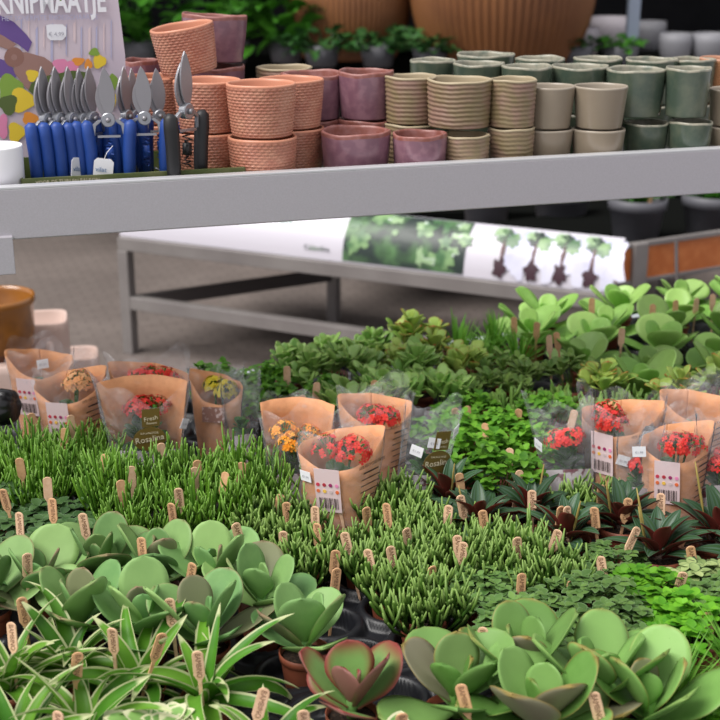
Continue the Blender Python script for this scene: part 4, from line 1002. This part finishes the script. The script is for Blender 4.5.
# head top px, py, foot-of-head px offset over 20 px, z of the head top, zone, lettering
TAGS = [
 (19,458,1,'g'),(47,477,0,'g'),(2,489,3,'g'),(19,512,1,'g'),(52,498,1,'g'),(82,513,3,'g'),(65,428,-3,'g'),(31,413,1,'g'),(70,415,1,'g'),(105,454,-1,'g'),(131,466,0,'g'),(120,480,2,'g'),(161,443,0,'g'),(171,503,0,'g'),(178,488,1,'g'),
 (27,553,-1,'p'),(141,537,2,'p'),(193,563,-5,'p'),(235,523,5,'p'),(169,598,2,'p'),
 (197,460,0,'g'),(194,467,0,'g'),(226,472,-3,'g'),(242,462,-2,'g'),
 (307,475,-3,'m'),(281,494,-3,'m'),(286,502,2,'m'),(315,506,1,'m'),(283,531,1,'m'),(317,523,1,'m'),(344,532,5,'m'),(336,550,-2,'m'),(337,568,-3,'m'),(336,490,4,'m'),
 (366,507,3,'m'),(386,503,3,'m'),(367,549,6,'m'),(390,546,3,'m'),(406,528,4,'m'),(449,505,-1,'d'),(457,535,2,'m'),(464,542,-2,'m'),(432,566,2,'m'),(482,510,4,'d'),(459,473,3,'d'),(460,495,4,'d'),
 (478,433,3,'h'),(467,406,2,'h'),(510,448,0,'h'),(520,470,-4,'h'),(485,423,3,'h'),(519,409,-2,'h'),(455,408,3,'h'),
 (517,537,2,'m'),(522,573,-2,'f'),(532,490,1,'d'),(561,506,0,'d'),(567,506,0,'d'),(559,530,-6,'d'),(594,507,3,'d'),(601,485,2,'d'),(629,498,-3,'d'),(638,527,-12,'d'),(661,493,2,'d'),(575,410,-4,'h'),
 (690,546,5,'f'),(684,572,-4,'f'),(600,556,5,'f'),(571,580,2,'f'),(707,612,3,'f'),
 (593,692,6,'q'),(460,684,6,'q'),(482,627,6,'q'),(402,713,0,'q'),
 (21,597,1,'s'),(11,622,2,'s'),(78,652,-3,'s'),(58,711,-1,'s'),(163,633,-7,'s'),(112,628,-1,'s'),(197,651,1,'s'),(265,688,-6,'s'),(303,710,1,'s'),
 (317,382,-2,'b'),(302,395,0,'b'),(375,380,-3,'b'),(381,393,0,'b'),(287,366,0,'b'),(592,298,0,'b'),(622,328,0,'b'),(556,332,4,'b'),(514,317,1,'b'),(537,322,0,'b'),(676,300,0,'b'),(697,298,0,'b'),(713,294,0,'b'),(653,304,0,'b'),(549,335,2,'b'),
]
ZT = {'g': .905, 'p': .905, 'm': .885, 'd': .890, 'h': .888, 'f': .875, 'q': .905, 's': .905, 'b': .905}
ZL = {'g': 'among the bright finger-shooted plants', 'p': 'among the grey-green paddle plants', 'm': 'among the stubby dark green succulents', 'd': 'among the striped peperomias', 'h': 'among the bright herbs beside the sleeves',
      'f': 'among the creeping plants at the right', 'q': 'among the bright front paddle plants', 's': 'among the spider plants', 'b': 'among the succulents at the far edge'}
cnt = {}
for i, t in enumerate(sorted(TAGS, key=lambda q: q[0])):
    px, py, lx, zn = t; k = cnt.get(zn, 0); cnt[zn] = k + 1; letter = py > 480
    p = at(px, py, ZT[zn]); o = tag_proto[i % 2].copy(); COL.objects.link(o); o.location = p
    o.rotation_euler = (R(random.Random(i).uniform(-10, 8)), math.atan2(-lx, 20) * -1.0 * 1.0, R(random.Random(i + 99).uniform(-28, 28)))
    o.rotation_euler[1] = math.atan2(lx, -20) - math.pi if False else -math.atan2(lx, 22)
    if letter:
        c = bpy.data.objects.new('burnt_lettering', LT_ME); COL.objects.link(c); c.parent = o
    ln = ('upright' if abs(lx) < 2 else 'leaning left at its top' if lx > 0 else 'leaning right at its top')
    tag(o, 'wooden plant tag %s, %s from the left %s' % (ln.replace(' at its top', ''), ORD[k], ZL[zn]), 'plant tag', 'wooden plant tags')
for o in tag_proto: bpy.data.objects.remove(o)

# ================================================================== FAR LEFT PLANTERS
M_pink = mat('pink_stone', (.50, .36, .31), .75, noise=(12, (.56, .42, .37), .35, .7)); M_amber = mat('amber_glaze', (.30, .115, .02), .25, coat=.4, noise=(12, (.14, .05, .015), .45, .7)); M_amberd = mat('amber_dark', (.10, .03, .012), .4)
def planter(px, py, z, w_, dz_, lab, rz=.2, y_off=0):
    p = at(px, py, z); root = empty('stone_planter', (p.x, p.y, 0), rz)
    b = MB(); n = 40
    def fn(r, zz, a, k):
        c, s = math.cos(a), math.sin(a); q = (abs(c) ** 5 + abs(s) ** 5) ** (-1 / 5); return r * q, zz
    h = z; prof = [(w_ * .42, 0), (w_ * .44, .01), (w_ * .485, h * .7), (w_ * .5, h - .02), (w_ * .49, h - .004), (w_ * .47, h), (w_ * .43, h - .004), (w_ * .42, h - .05), (.001, h - .06)]
    b.lathe(prof, n=n, fn=fn, cap0=True); b.build('planter_body', M_pink, root); tag(root, lab, 'planter', 'pale pink planters behind the sleeves'); return p
p0 = planter(4, 352, .66, .22, 0, 'pale pink stone planter under the brown glazed pot')
planter(40, 317, .70, .13, 0, 'pale pink stone planter, the tall one right behind the brown pot')
planter(74, 353, .58, .12, 0, 'pale pink stone planter, low one between brown pot and sleeves')
b = MB(); s = .075
b.lathe([(.060, 0), (.066, .002), (.073, .02), (.078, .06), (.079, .118), (.083, .122), (.085, .132), (.083, .140), (.079, .140), (.076, .13), (.074, .05), (.001, .03)], n=48, mfn=lambda k: 1 if k < 2 else 0, cap0=True)
o = b.build('glazed_planter', [M_amber, M_amberd]); o.location = (p0.x, p0.y - .02, .66); tag(o, 'amber brown glazed round pot standing at the left edge', 'pot')

# ================================================================== GREY POTS ON THE BOARD BENCH
def small_grey(px, py, z, w_, lab, leafy=True, seed=1):
    p = at(px, py, z); root = empty('grey_pot_plant', (p.x, p.y, z)); r = w_ / 2; h = .155
    b = MB(); b.lathe([(r * .72, 0), (r * .74, .002), (r * .90, h * .72), (r * .98, h * .74), (r * 1.0, h), (r * .95, h), (r * .93, h * .85), (.001, h * .82)], n=40, cap0=True); b.build('pot', M_greypot, root)
    rnd = random.Random(seed); b = MB()
    for i in range(40): 
        az = i * 2.4; leaf(b, (rnd.uniform(-.03, .03), rnd.uniform(-.03, .03), h * .84), az, R(rnd.uniform(20, 85)), R(rnd.uniform(-10, 60)), rnd.uniform(.06, .13), .03, f_lance, cup=.3, nl=6, nw=2, rnd=rnd)
    b.build('foliage', ML['house'], root)
    b = MB(); b.box((.03, -.06, h * .84 + .03), (.014, .003, .08)); b.build('label_stick', M_wood, root, smooth=False)
    tag(root, lab, 'potted plant', 'grey potted plants on the board bench')
small_grey(635, 240, .506, .21, 'dark grey pot with green plant, the middle one under the shelf', seed=2)
small_grey(560, 228, .441, .235, 'dark grey pot partly hidden behind the printed sign', seed=3)
small_grey(708, 236, .506, .21, 'dark grey pot with green plant near the right edge', seed=4)
small_grey(486, 222, .441, .22, 'dark grey pot in the shade behind the middle of the sign', seed=5)
b = MB(); pp = at(716, 297, .45); b.box((pp.x + .12, pp.y, .44), (.36, .3, .03)); 
root = empty('black_crate', (0, 0, 0)); b.build('crate_top', M_black, root, smooth=False, bevel=.004)
b = MB(); b.box((pp.x + .12, pp.y, .2125), (.34, .28, .425)); b.build('crate_body', M_black, root, smooth=False); tag(root, 'black plastic crate under the orange board at the right edge', 'crate')

# ================================================================== BACK COUNTER: RIBBED PLANTERS, FOLIAGE, PALE POTS
CZ = .92
M_rib = mat('ribbed_wood', (.24, .095, .032), .5, noise=(3, (.16, .06, .022), .4, .7))
def ribbed(px, py, w_px, lab):
    p = at(px, py, CZ); r = w_px / pxm(p) / 2; H = r * 1.75; b = MB(); n = 360
    prof = [(r * .55, 0)] + [(r * (.62 + .38 * math.sin(math.pi * (.08 + .84 * k / 20)) ** .7), H * (k + .3) / 20.3) for k in range(21)] + [(r * .66, H), (r * .6, H * .9)]
    b.lathe(prof, n=n, fn=lambda rr_, z, a, k: (rr_ * (1 + .018 * math.cos(a * 72)), z), cap0=True)
    o = b.build('ribbed_planter', M_rib); o.location = (p.x, p.y + r * .3, CZ); tag(o, lab, 'planter', 'large ribbed brown planters')
ribbed(503, 66, 184, 'largest ribbed brown planter on the back counter, nearer the pole')
ribbed(349, 60, 122, 'smaller ribbed brown planter above the purple pots')
def bush(px, py, n, L, hgt, spread, mk, lab, name='foliage_plant', seed=1, y=None):
    p = at(px, py, CZ); root = empty(name, (p.x, p.y, CZ)); rnd = random.Random(seed)
    b = MB(); b.lathe([(.07, 0), (.09, .10), (.085, .10), (.08, .08), (.001, .08)], n=20, cap0=True); b.build('pot', M_greypot, root)
    b = MB()
    for i in range(n):
        a = rnd.uniform(0, 6.28); q = math.sqrt(rnd.random()); z = .08 + hgt * rnd.random() * (1 - .3 * q); base = (q * spread * math.cos(a), q * spread * math.sin(a), z)
        leaf(b, base, a + rnd.uniform(-.8, .8), R(rnd.uniform(-10, 65)), R(rnd.uniform(-60, 20)), L * rnd.uniform(.7, 1.2), L * .62, f_ovate, cup=.25, nl=6, nw=4, rnd=rnd, twist=rnd.uniform(-.5, .5))
        if i % 3 == 0: b.tube([(0, 0, .07), base], .004, 4, a=(.5, 0, 0))
    b.build('foliage', ML[mk], root); tag(root, lab, 'potted plant', 'foliage plants on the back counter')
bush(140, 62, 60, .16, .42, .16, 'house', 'glossy leaved plant beside the display card', seed=3)
bush(232, 62, 60, .17, .40, .17, 'house', 'glossy leaved plant behind the tall purple pot', seed=4)
bush(286, 62, 50, .17, .38, .13, 'house', 'glossy leaved plant left of the small ribbed planter', seed=5)
bush(322, 66, 90, .08, .10, .22, 'ivy', 'low dark ivy below the small ribbed planter', seed=6)
bush(378, 66, 90, .08, .10, .22, 'ivy', 'low dark ivy between the two ribbed planters', seed=7)
bush(430, 68, 60, .07, .07, .16, 'ivy', 'low dark ivy at the foot of the largest ribbed planter', seed=8)
bush(575, 66, 40, .06, .05, .14, 'ivy', 'small green plant right of the largest ribbed planter', seed=9)
bush(620, 66, 40, .06, .06, .10, 'house', 'bright green tuft at the foot of the grey pole', seed=10)
bush(30, 62, 50, .16, .40, .2, 'house', 'glossy leaved plant behind the display card', seed=12)
M_pale = mat('pale_pot', (.50, .46, .50), .6); M_greyp = mat('grey_round_pot', (.22, .22, .24), .6)
def rpot(px, py, w_px, h_px, m, lab, grp):
    p = at(px, py, CZ); r = w_px / pxm(p) / 2; h = h_px / pxm(p); b = MB()
    b.lathe([(r * .6, 0), (r * .65, .005), (r * .92, h * .35), (r, h * .7), (r * .96, h), (r * .9, h), (r * .9, h * .8), (.001, h * .3)], n=36, cap0=True)
    o = b.build('round_pot', m); o.location = (p.x, p.y, CZ); tag(o, lab, 'pot', grp)
rpot(583, 62, 30, 34, M_pale, 'blurred pale pot just right of the largest ribbed planter', 'pale pots on the back counter')
rpot(611, 50, 44, 32, M_pale, 'blurred pale pot behind the grey pole', 'pale pots on the back counter')
rpot(648, 50, 34, 28, M_greyp, 'dim grey pot right of the grey pole', 'pale pots on the back counter')
rpot(674, 64, 33, 30, M_greyp, 'grey round pot above the front green pots', 'grey pots at the back')
rpot(708, 64, 36, 30, M_greyp, 'grey round pot at the top right corner', 'grey pots at the back')
p = at(630, 64, CZ); b = MB(); b.box((0, 0, .9), (.055, .055, 1.8)); o = b.build('metal_pole', mat('pole', (.22, .26, .34), .4), smooth=False); o.location = (p.x, p.y, CZ); tag(o, 'blue-grey metal pole rising from the back counter', 'pole')
